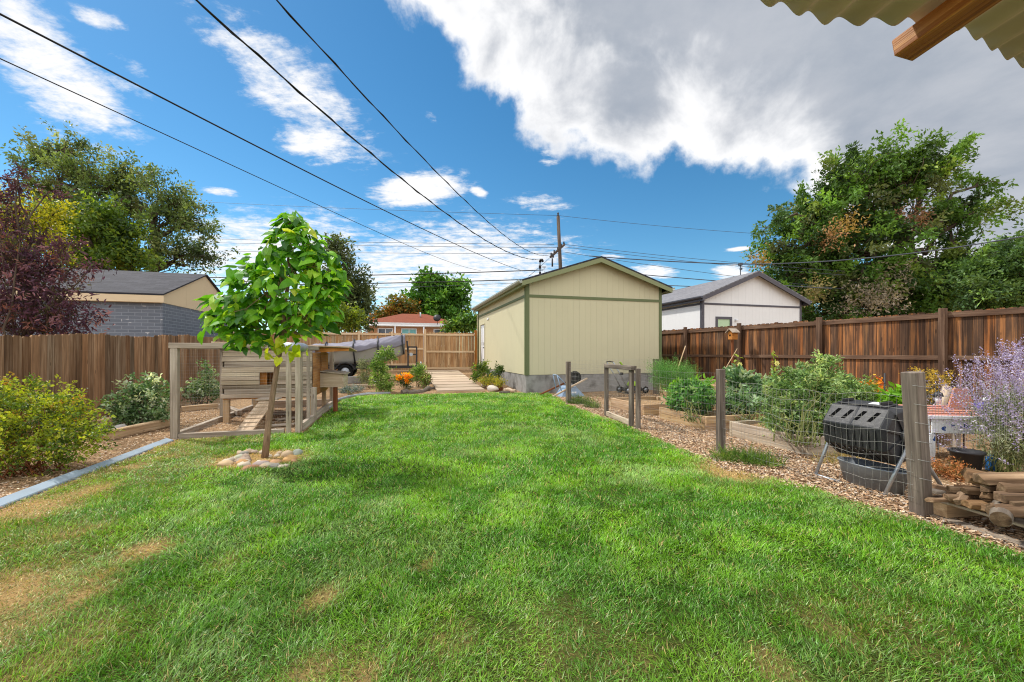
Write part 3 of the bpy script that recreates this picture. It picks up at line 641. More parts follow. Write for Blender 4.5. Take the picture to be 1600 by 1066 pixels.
ms = MB(); mbase = lot(1.75, 3.6, 3.95); ms.tube([mbase, mbase + V(0, 0, 1.02)], .022, 8); ms.tube([mbase + V(0, 0, 1.0), mbase + V(.02, -.03, 1.1), mbase + V(.08, -.1, 1.08), mbase + V(.1, -.13, 1.0)], .05, 8)
ms.box(mbase + V(0, -.03, .8), (.1, .08, .12)); ms.box(mbase + V(0, -.03, .55), (.08, .06, .1)); ms.build('service_mast', M['cable'], garage)
ms = MB(); ms.tube([lot(2.3, 4.6, 4.1), lot(2.3, 4.6, 5.0)], .016, 6); ms.box(lot(2.3, 4.6, 5.0), (.16, .05, .05)); ms.build('antenna_mast', M['galv'], garage)
# neighbour's white garage beyond the right fence
p = at(1097, 475, 18.0); c0 = V(p[0], p[1], 0)
wm = dict(siding=M['offwhite'], foundation=M['concrete'], trim=M['darktrim'], roof=M['shingle2'], fascia=M['darktrim'], gutter=plain('dark gutter', S(70, 70, 78), .5, var=.05), fascia_h=.17)
wg, wfr, wlf = shed('white_garage', 'white panelled garage with dark grey trim beyond the stained fence', c0, 5.75, 7.5, .1, .7, 3.72, 4.98, wm, over=(.22, .3), band=3.42, front_holes=[(.72, 1.62, .9, 2.9)])
f = MB(); plate(f, wfr, .72, .83, .9, 2.9, .0, .035); plate(f, wfr, 1.51, 1.62, .9, 2.9, .0, .035); plate(f, wfr, .832, 1.508, 2.79, 2.9, .0, .035); dfr = f.build('window', M['darktrim'], wg)
f = MB(); plate(f, wfr, .83, 1.51, .9, 2.79, -.02, .0); f.build('pane', M['greenglass'], dfr)
f = MB(); c = wallpt(wfr, 1.83, 2.72, .07); f.lathe(c, [(.0, .1), (.05, .08), (.06, .0), (.04, -.02), (.0, -.02)], 10); f.bar(wallpt(wfr, 1.83, 2.78, .013), wallpt(wfr, 1.83, 2.78, .08), .05, .05); f.build('wall_lamp', M['white'], wg)
f = MB(); q = at(1157, 441, 21.5); f.tube([q - V(0, 0, .5), q + V(0, 0, 1.0)], .025, 6); f.box(q + V(0, 0, .95), (.16, .16, .14)); f.box(q + V(0, -.05, .7), (.1, .1, .1)); f.build('service_mast', M['greycable'], wg)
# slate-painted brick garage beyond the left fence
bp = at(254, 473, 11.0); bo = V(bp[0], bp[1], 0); ba, bb = ab(bo)
BG = thing('brick_garage', bo, 'garage of dark slate painted brick with beige gable beyond the left fence', 'garage')
L1, D1, ze = 7.0, 4.9, 2.62
b = MB()
def brickface(mb, p, q, z0, z1):
    w = np.linalg.norm(q - p); mb.add([p + V(0, 0, z0), q + V(0, 0, z0), q + V(0, 0, z1), p + V(0, 0, z1)], [(0, 1, 2, 3)], (1, 1, 1), [(0, z0, 0), (w, z0, 0), (w, z1, 0), (0, z1, 0)])
c1, c2, c3, c4 = bo - E1 * L1, bo, bo + E2 * D1, bo + E2 * D1 - E1 * L1
for p, q in ((c1, c2), (c2, c3), (c3, c4), (c4, c1)): brickface(b, p, q, -.1, ze)
b.build('brick_wall', M['darkbrick'], BG)
g = MB(); rz = ze + 1.14
gf_ = lfr(c2, E2, E1); gab = lambda u: ze + .2 + 1.0 * (1 - abs(u - D1 / 2) / (D1 / 2 + .05))
for k in range(4):
    u0, u1 = k * D1 / 4 + .004, (k + 1) * D1 / 4 - .004
    pts = [wallpt(gf_, u0, ze - .0, .002), wallpt(gf_, u1, ze - .0, .002), wallpt(gf_, u1, gab(u1), .002)] + ([wallpt(gf_, D1 / 2, gab(D1 / 2), .002)] if u0 < D1 / 2 < u1 else []) + [wallpt(gf_, u0, gab(u0), .002)]
    g.prism(pts, E1 * .02)
g.build('gable', M['beige'], BG)
g = MB(); g.box(c2 - E1 * (L1 / 2 - .04) - E2 * .13 + V(0, 0, ze + .09), (L1 + .1, .025, .19), LOT); g.box(c2 - E1 * (L1 / 2 - .0) - E2 * .06 + V(0, 0, ze + .0), (L1, .115, .02), LOT); g.build('fascia', M['beige'], BG)
r = MB()
for sgn in (-1, 1):
    e0 = c2 + E2 * (D1 / 2 + sgn * (D1 / 2 + .15)) + E1 * .09 + V(0, 0, ze + .19); r0 = c2 + E2 * D1 / 2 + E1 * .09 + V(0, 0, ze + 1.2); sll = np.linalg.norm(r0 - e0)
    vs = [e0, r0, r0 - E1 * (L1 + .2), e0 - E1 * (L1 + .2)]; vs += [p + V(0, 0, .04) for p in vs]
    r.add(vs, [(0, 3, 2, 1), (4, 5, 6, 7), (0, 1, 5, 4), (1, 2, 6, 5), (2, 3, 7, 6), (3, 0, 4, 7)], (1, 1, 1), [(0, 0, 0), (0, sll, 0), (L1, sll, 0), (L1, 0, 0)] * 2)
r.build('roof', M['shingle'], BG)
# low brick house with red hip roof far behind
ho = at(574, 552, 31.0); ho[2] = 0
HS = thing('brick_house', ho, 'tan brick house with a red hip roof and white pipe frame behind the back fence', 'house')
hw, hd, he, hr = 6.6, 7.0, 3.6, 4.68
b = MB(); hc = [ho, ho + E1 * hw, ho + E1 * hw + E2 * hd, ho + E2 * hd]
for i in range(4): brickface(b, hc[i], hc[(i + 1) % 4], 0, he)
b.build('brick_wall', M['tanbrick'], HS)
r = MB(); ov = .45; ec = [ho - E1 * ov - E2 * ov, ho + E1 * (hw + ov) - E2 * ov, ho + E1 * (hw + ov) + E2 * (hd + ov), ho - E1 * ov + E2 * (hd + ov)]; ec = [p + V(0, 0, he) for p in ec]
ra, rb = ho + E1 * 2.6 + E2 * hd / 2 + V(0, 0, hr), ho + E1 * (hw - 1.9) + E2 * hd / 2 + V(0, 0, hr)
for poly in ([ec[0], ec[1], rb, ra], [ec[1], ec[2], rb], [ec[2], ec[3], ra, rb], [ec[3], ec[0], ra]):
    d0 = nrm(poly[1] - poly[0]); n0 = nrm(np.cross(d0, poly[2] - poly[0])); w0 = np.cross(n0, d0)
    r.add(poly, [tuple(range(len(poly)))], (1, 1, 1), [((p - poly[0]) @ d0, (p - poly[0]) @ w0, 0) for p in poly])
r.build('roof', M['redshingle'], HS)
f = MB(); f.box(ho + E1 * hw / 2 - E2 * (ov + .02) + V(0, 0, he - .08), (hw + 2 * ov, .03, .18), LOT); f.build('fascia', M['white'], HS)
hf = lfr(ho, E1, -E2)
for (u0, u1, mt) in ((.75, 1.9, 'glass'), (2.5, 3.7, 'tealglass'), (5.0, 6.1, 'glass')):
    f = MB()
    for q in ((u0, u0 + .08, 1.8, 3.2), (u1 - .08, u1, 1.8, 3.2), (u0 + .082, u1 - .082, 3.12, 3.2), (u0 + .082, u1 - .082, 1.8, 1.88), ((u0 + u1) / 2 - .03, (u0 + u1) / 2 + .03, 1.882, 3.118)): plate(f, hf, *q, .002, .05)
    w_ = f.build('window', M['white'], HS); f = MB(); plate(f, hf, u0 + .05, u1 - .05, 1.85, 3.15, .001, .012); f.build('pane', M[mt], w_)
f = MB()
for u_ in (.0, 2.05, 4.15, 6.4): f.tube([wallpt(hf, u_, 0, 1.5), wallpt(hf, u_, 3.28, 1.5)], .055, 8)
f.tube([wallpt(hf, -.05, 3.3, 1.5), wallpt(hf, 6.5, 3.3, 1.5)], .06, 8); f.tube([wallpt(hf, 0, 3.3, 1.5), wallpt(hf, -.25, 3.2, .3)], .05, 8); f.build('porch_frame', M['white'], HS)
f = MB(); dc = at(683, 497, 30.5); f.lathe(dc, [(.0, .06), (.15, .05), (.28, .0), (.29, .01), (.15, .07), (.0, .08)], 14, R=np.array(Matrix.Rotation(1.2, 3, 'X'))); f.tube([dc + V(0, .05, 0), dc + V(0, .1, -.5)], .02, 6); f.tube([dc + V(0, 0, -.1), dc + V(0, -.25, .0)], .012, 5); f.build('satellite_dish', M['black'], HS)
f = MB(); vc = at(657, 493, 34); f.tube([vc - V(0, 0, .3), vc + V(0, 0, .25)], .06, 8); f.build('vent_pipe', M['galv'], HS)
# white hoop frame between the back fence and the trees
HF = MB()
h0 = at(511, 521, 23); h1 = at(574, 521, 24)
for k in range(7):
    p = h0 + (h1 - h0) * (k / 6); p2 = p.copy(); p2[2] = 0.3; top = 2.62 + (-.12 if k in (0, 6) else .04 * math.sin(k * 2))
    pts = [p + E2 * (1.2 * math.cos(t)) + V(0, 0, -p[2] + 1.4 + (top - 1.4) * math.sin(t)) for t in np.linspace(0, math.pi, 13)]
    HF.tube([pts[0] - V(0, 0, 1.1)] + pts + [pts[-1] - V(0, 0, 1.1)], .03, 6)
for off, zz0 in ((-1.0, 2.05), (0, 2.62), (-.6, 2.4)): HF.tube([h0 + E2 * off - V(0, 0, h0[2] - zz0), h1 + E2 * off - V(0, 0, h1[2] - zz0)], .028, 6)
for k in range(6):
    p = h0 + (h1 - h0) * (k / 6); q = h0 + (h1 - h0) * ((k + 1) / 6); HF.tube([V(p[0], p[1] - .95, 2.05), V(q[0], q[1] - .1, 2.6)], .02, 5)
tag(HF.build('hoop_frame', M['white']), 'low white pipe frame of hoops rising behind the back fence', 'frame')
# ------------------------------------------------------------------ fences
def fence(name, label, pts, mat, railmat, top, bw=.14, posts=(), rails=(.35, 1.0, 1.62), side=1, dog=True, postmat=None, cap=False, ground=None, jt=.02, vary=.25, postw=.09, posth=.05, gap=.004):
    """pts: two lot points; boards run between; posts at fractions; side = which face the rails and posts stand on"""
    p, q = lot(*pts[0]), lot(*pts[1]); L = np.linalg.norm((q - p)[:2]); d = nrm((q - p) * V(1, 1, 0)); nn = np.cross(EZ, d) * side
    rt = thing(name, p, label, 'fence'); bm_ = MB(); n = int(L / bw); R = np.stack([d, nn, EZ], 1)
    for i in range(n):
        c = p + d * ((i + .5) * L / n); g0 = ground(c); t = top(c) + RNG.normal(0, jt * .4); w = L / n - gap - abs(RNG.normal(0, .002))
        tn = RNG.uniform(1 - vary, 1 + vary * .8); hue = RNG.normal(0, .06); tn = (tn * (1 + hue), tn, tn * (1 - hue))
        z0 = g0 + .03; off = nn * RNG.normal(0, .003); h = t - z0
        if dog:
            k = .025; prof = [(-w / 2, 0), (w / 2, 0), (w / 2, h - k), (w / 2 - k, h), (-w / 2 + k, h), (-w / 2, h - k)]
            o = RNG.uniform(0, 60, 3); base = c + off - nn * .009; vs = [base + d * x + EZ * (z0 + zz - base[2] * 0) - V(0, 0, c[2]) for x, zz in prof]; vs += [vv + nn * .018 for vv in vs]
            lc = [V(zz, x, 0) + o for x, zz in prof]; lc += [l + V(0, 0, .018) for l in lc]; m = 6
            bm_.add(vs, [tuple(reversed(range(m))), tuple(range(m, 2 * m))] + [(j, (j + 1) % m, m + (j + 1) % m, m + j) for j in range(m)], tn, lc)
        else: bm_.box(c + off + V(0, 0, z0 + h / 2 - c[2]), (w, .018, h), R, tn)
    bm_.build('board_panel', mat, rt)
    for r in rails:
        m = MB(); e0 = p + nn * .032; e1 = q + nn * .032; e0[2] = ground(p) + r; e1[2] = ground(q) + r; m.bar(e0, e1, .038, .085, tint=(1, 1, 1)); m.build('rail', railmat, rt, bevel=.004)
    for f_ in posts:
        m = MB(); c = p + (q - p) * f_ + nn * (.056 + posth / 2); g0 = ground(c); h = top(c) + .06 - g0 + .1; m.box(V(c[0], c[1], g0 - .1 + h / 2), (postw, posth, h), R, (RNG.uniform(.8, 1.1),) * 3); m.build('post', postmat or railmat, rt, bevel=.005)
    if cap:
        m = MB(); e0 = p.copy() + nn * .03; e1 = q.copy() + nn * .03; e0[2] = top(p) - .08; e1[2] = top(q) - .08; m.bar(e0, e1, .034, .1); m.build('top_rail', railmat, rt, bevel=.004)
    return rt
gl = lambda c: zt(ab(c)[1])
fence('left_fence', 'brown weathered board fence along the left behind the shrubs', ((-9.14, -9.5), (-9.14, 7.3)), M['fence_l'], M['fence_l'], lambda c: 1.52 + .035 * max(-4, min(ab(c)[1] + 4.5, 8)) + .02 * math.sin(c[1] * 2), bw=.145, rails=(.3, 1.25), side=1, posts=(), ground=gl, jt=.03, vary=.42)
rfe = fence('right_fence', 'tall red brown stained board fence with posts along the right', ((6.32, -12), (6.32, 7.5)), M['fence_r'], M['fence_rail'], lambda c: 2.05 + .012 * max(-3, min(ab(c)[1] + 6.7, 10)), bw=.14, rails=(1.16,), side=1, posts=(.02, .146, .271, .392, .517, .64, .76, .88), ground=lambda c: 0.0, postw=.1, posth=.09, vary=.5, cap=True)
fence('back_fence', 'pale tan board fence behind the covered boat', ((-11.0, 7.4), (-2.66, 7.4)), M['fence_b'], M['fence_brail'], lambda c: 2.17, bw=.14, rails=(.3, 1.02, 1.68), side=-1, posts=(.35, .66, .83), ground=gl, jt=.05, vary=.16)
gt_ = fence('board_gate', 'tan double rail board gate at the top of the wooden ramp', ((-2.54, 7.4), (-.262, 7.4)), M['fence_b'], M['fence_brail'], lambda c: 2.23, bw=.14, rails=(.1, .88, 1.68), side=-1, posts=(), ground=lambda c: .44, jt=.04, vary=.28)
gt_['category'] = 'gate'
for nm, a, lb in (('gate_post', -2.6, 'pale square gate post at the left of the board gate'), ('gate_post', -.2, 'orange brown gate post against the garage corner')):
    m = MB(); m.lbox(a - .055, a + .055, 7.3, 7.4, .3, 2.36); tag(m.build(nm, M['fence_brail'] if a < -1 else M['ply'], bevel=.005), lb, 'post')
# ------------------------------------------------------------------ wooden ramp up to the gate
rp = thing('wooden_ramp', lot(-1.8, .9, 0), 'bleached wooden plank ramp climbing from the lawn to the gate', 'ramp')
zr = lambda b: .05 + .40 * (b - .9) / 6.3
nbd = 9
for k in range(nbd):
    m = MB(); b0 = .9 + k * 6.3 / nbd; b1 = b0 + 6.3 / nbd - .008
    c = lot(-1.87, (b0 + b1) / 2, zr((b0 + b1) / 2)); R = np.stack([E1, nrm(E2 + EZ * .036), nrm(EZ - E2 * .036)], 1); tn = RNG.uniform(.74, 1.08)
    m.box(c, (1.52 + RNG.normal(0, .008), b1 - b0, .05), R, (tn, tn * RNG.uniform(.96, 1.0), tn * .97)); m.build('plank', M['deck_wood'], rp, bevel=.004)
for a in (-2.55, -1.87, -1.2):
    m = MB(); m.bar(lot(a, .95, zr(.95) - .11), lot(a, 7.15, zr(7.15) - .11), .04, .11); m.build('stringer', M['bed_wood'], rp)
m = MB(); m.lbox(-2.7, -1.08, .855, .893, -.02, .045); m.build('edge_board', M['bed_wood'], rp)
# ------------------------------------------------------------------ patio roof above the camera
pr = thing('patio_roof', V(1.9, .9, 2.35), 'beige corrugated patio roof with a protruding rafter at the top right', 'patio roof')
bd = nrm(V(.293, -1, .147)); be = (at(1391, 87, 1.4) + at(1431, 99, 1.4)) / 2; up_ = nrm(np.cross(nrm(np.cross(bd, EZ)), bd)) ; sdv = nrm(np.cross(bd, EZ))
Bw, Bh = .092, .062
m = MB(); R = np.stack([bd, sdv, np.cross(bd, sdv)], 1)
if R[2, 2] < 0: R[:, 2] *= -1; R[:, 1] *= -1
cen = be + bd * 1.25 + R[:, 2] * Bh / 2; m.box(cen, (2.5, Bw, Bh), R); m.build('rafter', M['beam_wood'], pr, bevel=.004)
sh0 = be + bd * .055 + R[:, 2] * (Bh + .004)
wv, amp, thk = .118, .017, .0025
def corr(u0, u1, n, shift):
    mm = MB(); segs = n * 10
    def fn(i, j):
        x = u0 + (u1 - u0) * i; sk = -.068 * min(1, max(0, (-x - .05) / .28)) if x < 0 else -.042 * min(1, max(0, (x - .18) / .5)); p = sh0 + E1 * 0 + V(1, .285, 0) / 1.04 * x + bd * (j * 2.2 + sk + shift + .004 * math.sin(x * 9)); return p + R[:, 2] * (amp + amp * math.cos(2 * math.pi * (x + .04) / wv))
    mm.sheet(fn, segs, 6); return mm.build('corrugated_sheet', M['corr'], pr, solid=.003)
corr(-1.2, .055, 11, 0.0); corr(.05, 1.6, 13, .02)
# ------------------------------------------------------------------ pole and wires
pp0, pp1 = at(881, 552, 26), at(872, 338, 26); pp0[2] = 0
UP = thing('utility_pole', pp0, 'leaning wooden utility pole rising behind the garage roof', 'utility pole')
m = MB(); m.tube([pp0, (pp0 + pp1) / 2 + V(.04, 0, 0), pp1], [.14, .125, .105], 10); m.build('pole', M['pole_wood'], UP)
m = MB(); a_, b_ = at(860, 402, 24.6), at(882, 382, 27); m.bar(a_, b_, .1, .12); cb = m.build('crossarm', M['pole_wood'], UP)
for t in (.05, .25, .5, .75, .95):
    m = MB(); m.lathe(a_ + (b_ - a_) * t + V(0, 0, .06), [(.03, 0), (.06, .05), (.035, .08), (.06, .12), (.03, .17), (0, .18)], 8); m.build('insulator', M['black'], cb)
m = MB(); m.lathe(pp1, [(.03, 0), (.07, .08), (.04, .12), (.07, .18), (.0, .28)], 8); m.build('insulator', M['black'], UP)
m = MB(); m.tube([at(863, 404, 24.8), at(863, 404, 24.8) + V(0, 0, -.5)], .05, 8); m.box(at(864, 400, 24.8), (.12, .12, .2)); m.build('bracket', M['black'], UP)
def wire(label, pts, r, mat='cable', n=5, twist=0, name='overhead_wire'):
    m = MB(); m.tube(pts, r, n)
    if twist:
        P = [np.asarray(p) for p in pts]; q = []
        for i, p in enumerate(P):
            q.append(p + V(math.cos(i * 1.9) * r * 1.6, 0, math.sin(i * 1.9) * r * 1.6))
        m.tube(q, r * .8, n)
    tag(m.build(name, M[mat]), label, 'wire', 'overhead wires')
def svc(label, X0, mm, px, yend, ystart, r, twist=0):
    Y = [X0 / ((x - CX) / F - mm) for x, y in px]; z = [H + (HY - y) / F * Yk for (x, y), Yk in zip(px, Y)]
    cf = np.polyfit(Y, z, 3 if len(px) > 4 else 2); cf2 = np.polyfit(Y, z, 2)
    pts = []
    for Yk in np.linspace(ystart, yend, 70):
        y0 = max(Yk, min(Y)); zz = np.polyval(cf, y0)
        if Yk < min(Y): zz += (Yk - y0) * np.polyval(np.polyder(cf), y0)
        pts.append(V(X0 + mm * Yk, Yk, zz))
    wire(label, pts, r, twist=twist)
svc('thick twisted black wire running down to the garage roof mast', -3.68, .293, [(300, 0), (440, 110), (560, 224), (616, 273), (673, 317), (729, 355), (771, 382), (813, 402), (840, 406)], 16.2, -1, .0085, 1)
svc('highest steep black wire running down to the pole crossarm', -3.68, .2424, [(437, 0), (520, 98), (600, 190), (636, 220), (673, 259), (718, 303), (757, 341), (785, 366), (813, 386), (856, 399)], 25, -1, .0085, 1)
svc('straight black wire slanting from the left edge above the thin one', -6.18, .2785, [(0, 21.5), (165, 106.5), (342, 200), (495, 276.5), (560, 310), (644, 349), (729, 389), (785, 413), (813, 422)], 24, 2.5, .012)
svc('thin black wire slanting lowest from the left edge', -6.59, .197, [(0, 91.6), (165, 167), (330, 244), (495, 320), (600, 367), (644, 386), (700, 409), (751, 423)], 24, 3, .0075)
def span(label, a, b, sag, r, mat='greycable'):
    a, b = at(*a), at(*b); wire(label, [a + (b - a) * t - V(0, 0, 4 * sag * t * (1 - t)) for t in np.linspace(0, 1, 25)], r, mat)
span('topmost faint wire from the pole top off to the left', (250, 312, 36), (873, 337, 26), .1, .012)
span('topmost faint wire from the pole top off to the right', (873, 337, 26), (1300, 372, 27), .15, .012)
for k, (yl, yr) in enumerate(((371, 382), (377, 387), (391, 396))):
    span(('upper', 'middle', 'lower')[k] + ' of the three far wires left of the pole', (200, yl - 2, 36), (866 + 4 * k, yr, 25.5), .12, .014)
for k, (yl, yr) in enumerate(((382, 424), (386, 430), (394, 452))):
    span(('upper', 'middle', 'lower')[k] + ' of the thin wires right of the pole', (882, yl, 26.5), (1320, yr, 24), .12, .014)
span('upper dark telephone cable left of the garage roof', (250, 434, 28), (850, 422, 27), .12, .032, 'cable')
span('lower dark telephone cable left of the garage roof', (250, 446, 28), (880, 435, 27), .12, .032, 'cable')
span('lowest thin wire left of the garage roof', (420, 452, 28), (860, 440, 27), .1, .012)
span('cable crossing from the garage to the white garage mast', (920, 400, 24), (1157, 413, 21.5), .06, .03, 'greycable')
span('pale cable from the white garage mast across the big tree', (1157, 413, 21.5), (1640, 362, 17), .35, .028, 'greycable')
span('thick lower cable right of the garage at roof height', (990, 428, 24), (1300, 451, 22), .05, .025)
span('thin lowest cable right of the garage', (1040, 446, 24), (1110, 449, 22), .0, .025)
span('diagonal wire from the pole crossarm down to the garage roof', (861, 401, 24.6), (826, 432, 19), .02, .012)
# ------------------------------------------------------------------ boat on its trailer
TR = thing('boat_trailer', lot(-5.3, 5.0, .3), 'black boat trailer parked before the back fence', 'trailer')
m = MB(); zf = .70
for s in (-1, 1):
    m.bar(lot(-8.0, 5 + s * .55, zf), lot(-4.2, 5 + s * .55, zf), .06, .09); m.bar(lot(-4.2, 5 + s * .55, zf), lot(-2.9, 5.0 + s * .03, zf), .06, .09)
    m.bar(lot(-7.6, 5 + s * .4, zf + .09), lot(-4.6, 5 + s * .4, zf + .09), .06, .05)
for a in (-7.6, -6.4, -5.2, -4.2): m.bar(lot(a, 4.45, zf), lot(a, 5.55, zf), .05, .07)
m.bar(lot(-3.3, 5, zf), lot(-2.75, 5, zf - .02), .07, .07); m.build('frame', M['black'], TR)
m = MB()
for a in (-3.42, -3.08): m.bar(lot(a, 5, zf), lot(a, 5, 1.52), .06, .06)
m.bar(lot(-3.42, 5, 1.5), lot(-3.08, 5, 1.5), .06, .06); m.bar(lot(-3.42, 5, 1.2), lot(-3.08, 5, 1.2), .05, .05); m.tube([lot(-3.42, 5, 1.3), lot(-3.46, 5, 1.75)], .035, 6); m.build('winch_post', M['black'], TR)
m = MB(); m.tube([lot(-3.3, 4.9, 1.2), lot(-3.3, 5.1, 1.2)], .07, 10); m.tube([lot(-2.9, 5.06, .3), lot(-2.9, 5.06, .9)], .028, 8); m.box(lot(-2.8, 5.06, .72), (.14, .1, .1), LOT); m.build('jack', M['galv'], TR)
RW = np.stack([E1, EZ, -E2], 1)
for s in (-1, 1):
    c = lot(-5.7, 5 + s * .78, .3 + .27)
    m = MB(); m.lathe(c - E2 * 0, [(.16, -.07), (.25, -.08), (.27, -.05), (.27, .05), (.25, .08), (.16, .07)], 22, R=RW, closed=True); wheel = m.build('wheel', M['rubber'], TR)
    m = MB(); m.lathe(c, [(.0, .03), (.06, .05), (.1, .02), (.16, .05), (.165, -.06), (.0, -.06)], 18, R=RW); m.build('rim', M['galv'], wheel)
    m = MB(); m.prism([c + E1 * (.36 * math.cos(t)) + EZ * (.34 * math.sin(t)) - E2 * .13 for t in np.linspace(.2, math.pi - .2, 10)] + [c + E1 * (.33 * math.cos(t)) + EZ * (.31 * math.sin(t)) - E2 * .13 for t in np.linspace(math.pi - .2, .2, 10)], E2 * .26); m.build('fender', M['black'], TR)
BT = thing('covered_boat', lot(-5.6, 5, .8), 'small grey boat under a strapped lavender grey cover on the trailer', 'boat')
def hullsec(t):   # t 0 stern .. 1 bow : half beam, keel z, gunwale z
    a = -7.9 + 4.35 * t; hb = .72 * (1 - max(0, (t - .45) / .55) ** 2.2) + .02; kz = .80 + .42 * max(0, (t - .6) / .4) ** 2; gz = 1.34 + .38 * t ** 1.8; return a, hb, kz, gz
m = MB()
def hull(i, j):
    a, hb, kz, gz = hullsec(i); s = j * 2 - 1; k = abs(s)
    if k < .5: y = k / .5 * hb * .82; z = kz + .06 * (k / .5) ** 2
    else: y = hb * (.82 + .18 * (k - .5) / .5); z = kz + .06 + (gz - kz - .06) * (k - .5) / .5
    return lot(a, 5 + math.copysign(y, s), z)
m.sheet(hull, 24, 20); m.build('hull', M['hull'], BT, solid=.01)
m = MB()
def cover(i, j):
    a, hb, kz, gz = hullsec(i * 1.01 if i < 1 else 1.0); s = j * 2 - 1; k = abs(s); rip = .022 * math.sin(i * 31 + s * 3) * math.sin(s * 7 + i * 9) + .016 * math.sin(i * 57 + s * 11) + .014 * math.sin(i * 83 - s * 19)
    if k < .72: y = (k / .72) * (hb + .02); z = gz + .03 + (.14 + .12 * i) * (1 - (k / .72) ** 1.6) + rip
    else: q = (k - .72) / .28; y = hb + .025 + rip * .3; z = gz + .03 - q * (.17 + .05 * math.sin(i * 23)) + rip * .3
    return lot(a - .03 + .05 * i, 5 + math.copysign(y, s), z)
m.sheet(cover, 60, 28); m.build('cover', M['cover'], BT, solid=.006)
for t in (.08, .33, .56, .76, .97):
    m = MB(); a, hb, kz, gz = hullsec(t); pts = [lot(a + dx, 5 + y, z) for dx, y, z in ((0, hb * .6, gz + .2), (0, 0, gz + .25 + .1 * t), (.02, -hb * .5, gz + .2 + .05 * t), (.03, -hb - .045, gz + .03), (.06, -hb - .04, gz - .25), (.1, -hb * .8 - .03, kz + .04))]; m.tube(pts, .03, 5); m.build('strap', M['black'], BT)
# ------------------------------------------------------------------ chicken coop with run
CP = thing('chicken_coop', lot(-6.1, -3.2, 0), 'weathered grey chicken coop on legs inside a wire framed run', 'chicken coop')
A0, A1, B0, B1, CT = -6.95, -5.33, -4.9, -1.5, 1.37
G = lambda: (RNG.uniform(.85, 1.12),) * 3
def part(name, mat, parent, *boxes, bevel=.004, vt=0):
    m = MB()
    for b in boxes: m.lbox(*b, tint=(tuple(RNG.uniform(.58, 1.15) * np.array([1, RNG.uniform(.95, 1), RNG.uniform(.88, 1)])) if vt else G()))
    return m.build(name, M[mat], parent, bevel=bevel)
for a, b in ((A0, B0), (A0, -3.2), (A0, B1), (A1, B1)): part('post', 'grey_wood', CP, (a - .045, a + .045, b - .045, b + .045, -.02, CT - .05))
for a in (A1 - .13, A1): part('post', 'grey_wood', CP, (a - .034, a + .034, B0 - .03, B0 + .03, -.02, CT - .05))
part('post', 'grey_wood', CP, (A1 - .02, A1 + .03, B0 + .14, B0 + .19, 0, CT - .08))
part('post', 'grey_wood', CP, (A1 - .02, A1 + .03, B0 + .72, B0 + .77, 0, CT - .05)); part('post', 'grey_wood', CP, (A1 - .02, A1 + .06, B0 + 1.1, B0 + 1.2, 0, .62))
part('top_rail', 'grey_wood', CP, (A0 - .06, A1 - .2, B0 - .05, B0 + .04, CT - .049, CT + .03)); part('top_rail', 'grey_wood', CP, (A0 - .045, A0 + .045, B0 + .045, B1, CT - .049, CT + .03)); part('top_rail', 'grey_wood', CP, (A1 - .045, A1 + .045, B0 + .25, B1, CT - .06, CT + .01))
part('sill', 'grey_wood', CP, (A0 + .05, A1 - .19, B0 - .04, B0 + .04, -.03, .075)); part('sill', 'grey_wood', CP, (A0 - .04, A0 + .04, B0 + .05, B1, -.03, .09)); part('sill', 'grey_wood', CP, (A1 - .03, A1 + .04, B0 + .21, B1 + .3, -.03, .12)); part('sill', 'grey_wood', CP, (A0 + .05, A1 - .05, B1 - .04, B1 + .04, -.0, .16))
m = MB(); q = lot(A1 - .05, B0 + .02, CT - .03)
m.tube([q + E1 * -.16 - E2 * .0, q + E1 * -.02, q + E1 * .05 + E2 * .08, q + E1 * .06 + E2 * .35], [.075, .08, .08, .07], 10); m.build('rolled_mesh', M['galv'], CP)
# house on legs: front boards with a pop door, sides, floor, sloping roof
hb0, hb1, ha0, ha1, hz0, hz1 = -3.62, -1.95, -6.82, -5.36, .44, 1.30
zb = hz0; rows = [.08, .09, .07, .08, .07, .07, .1, .1, .09, .1, .05]; door_z = (.68, .90); da0, da1 = -6.22, -5.98
for k, h in enumerate(rows):
    z1 = min(zb + h, hz1); mid = (zb + z1) / 2; off = RNG.uniform(0, .018) + (.03 if k in (3, 4, 5) else 0)
    if door_z[0] < mid < door_z[1]:
        part('wall_board', 'grey_wood', CP, (ha0, da0, hb0 - .02 - off, hb0 - off + .01, zb + .003, z1 - .002), vt=1); part('wall_board', 'grey_wood', CP, (da1, ha1, hb0 - .02 - off, hb0 - off + .01, zb + .003, z1 - .002), vt=1)
    else: part('wall_board', 'grey_wood', CP, (ha0 + RNG.uniform(-.02, .05), ha1, hb0 - .02 - off, hb0 - off + .01, zb + .003, z1 - .002), vt=1)
    zb = z1
part('side_wall', 'ply', CP, (ha1 - .001, ha1 + .017, hb0 + .02, hb1, hz0, hz1 - .04)); part('side_wall', 'grey_wood', CP, (ha0 - .017, ha0 + .001, hb0 + .02, hb1, hz0, hz1 - .04)); part('back_wall', 'ply', CP, (ha0 + .02, ha1 - .02, hb1 - .02, hb1, hz0 + .02, hz1 - .06)); part('house_floor', 'ply', CP, (ha0, ha1, hb0 + .02, hb1 - .03, hz0 - .018, hz0))
part('pop_door', 'ply', CP, (da0 - .02, da0 + .1, hb0 + .03, hb0 + .05, .62, .96)); part('divider', 'ply', CP, (da0 + .12, da0 + .135, hb0 + .1, hb0 + .6, hz0 + .002, 1.1))
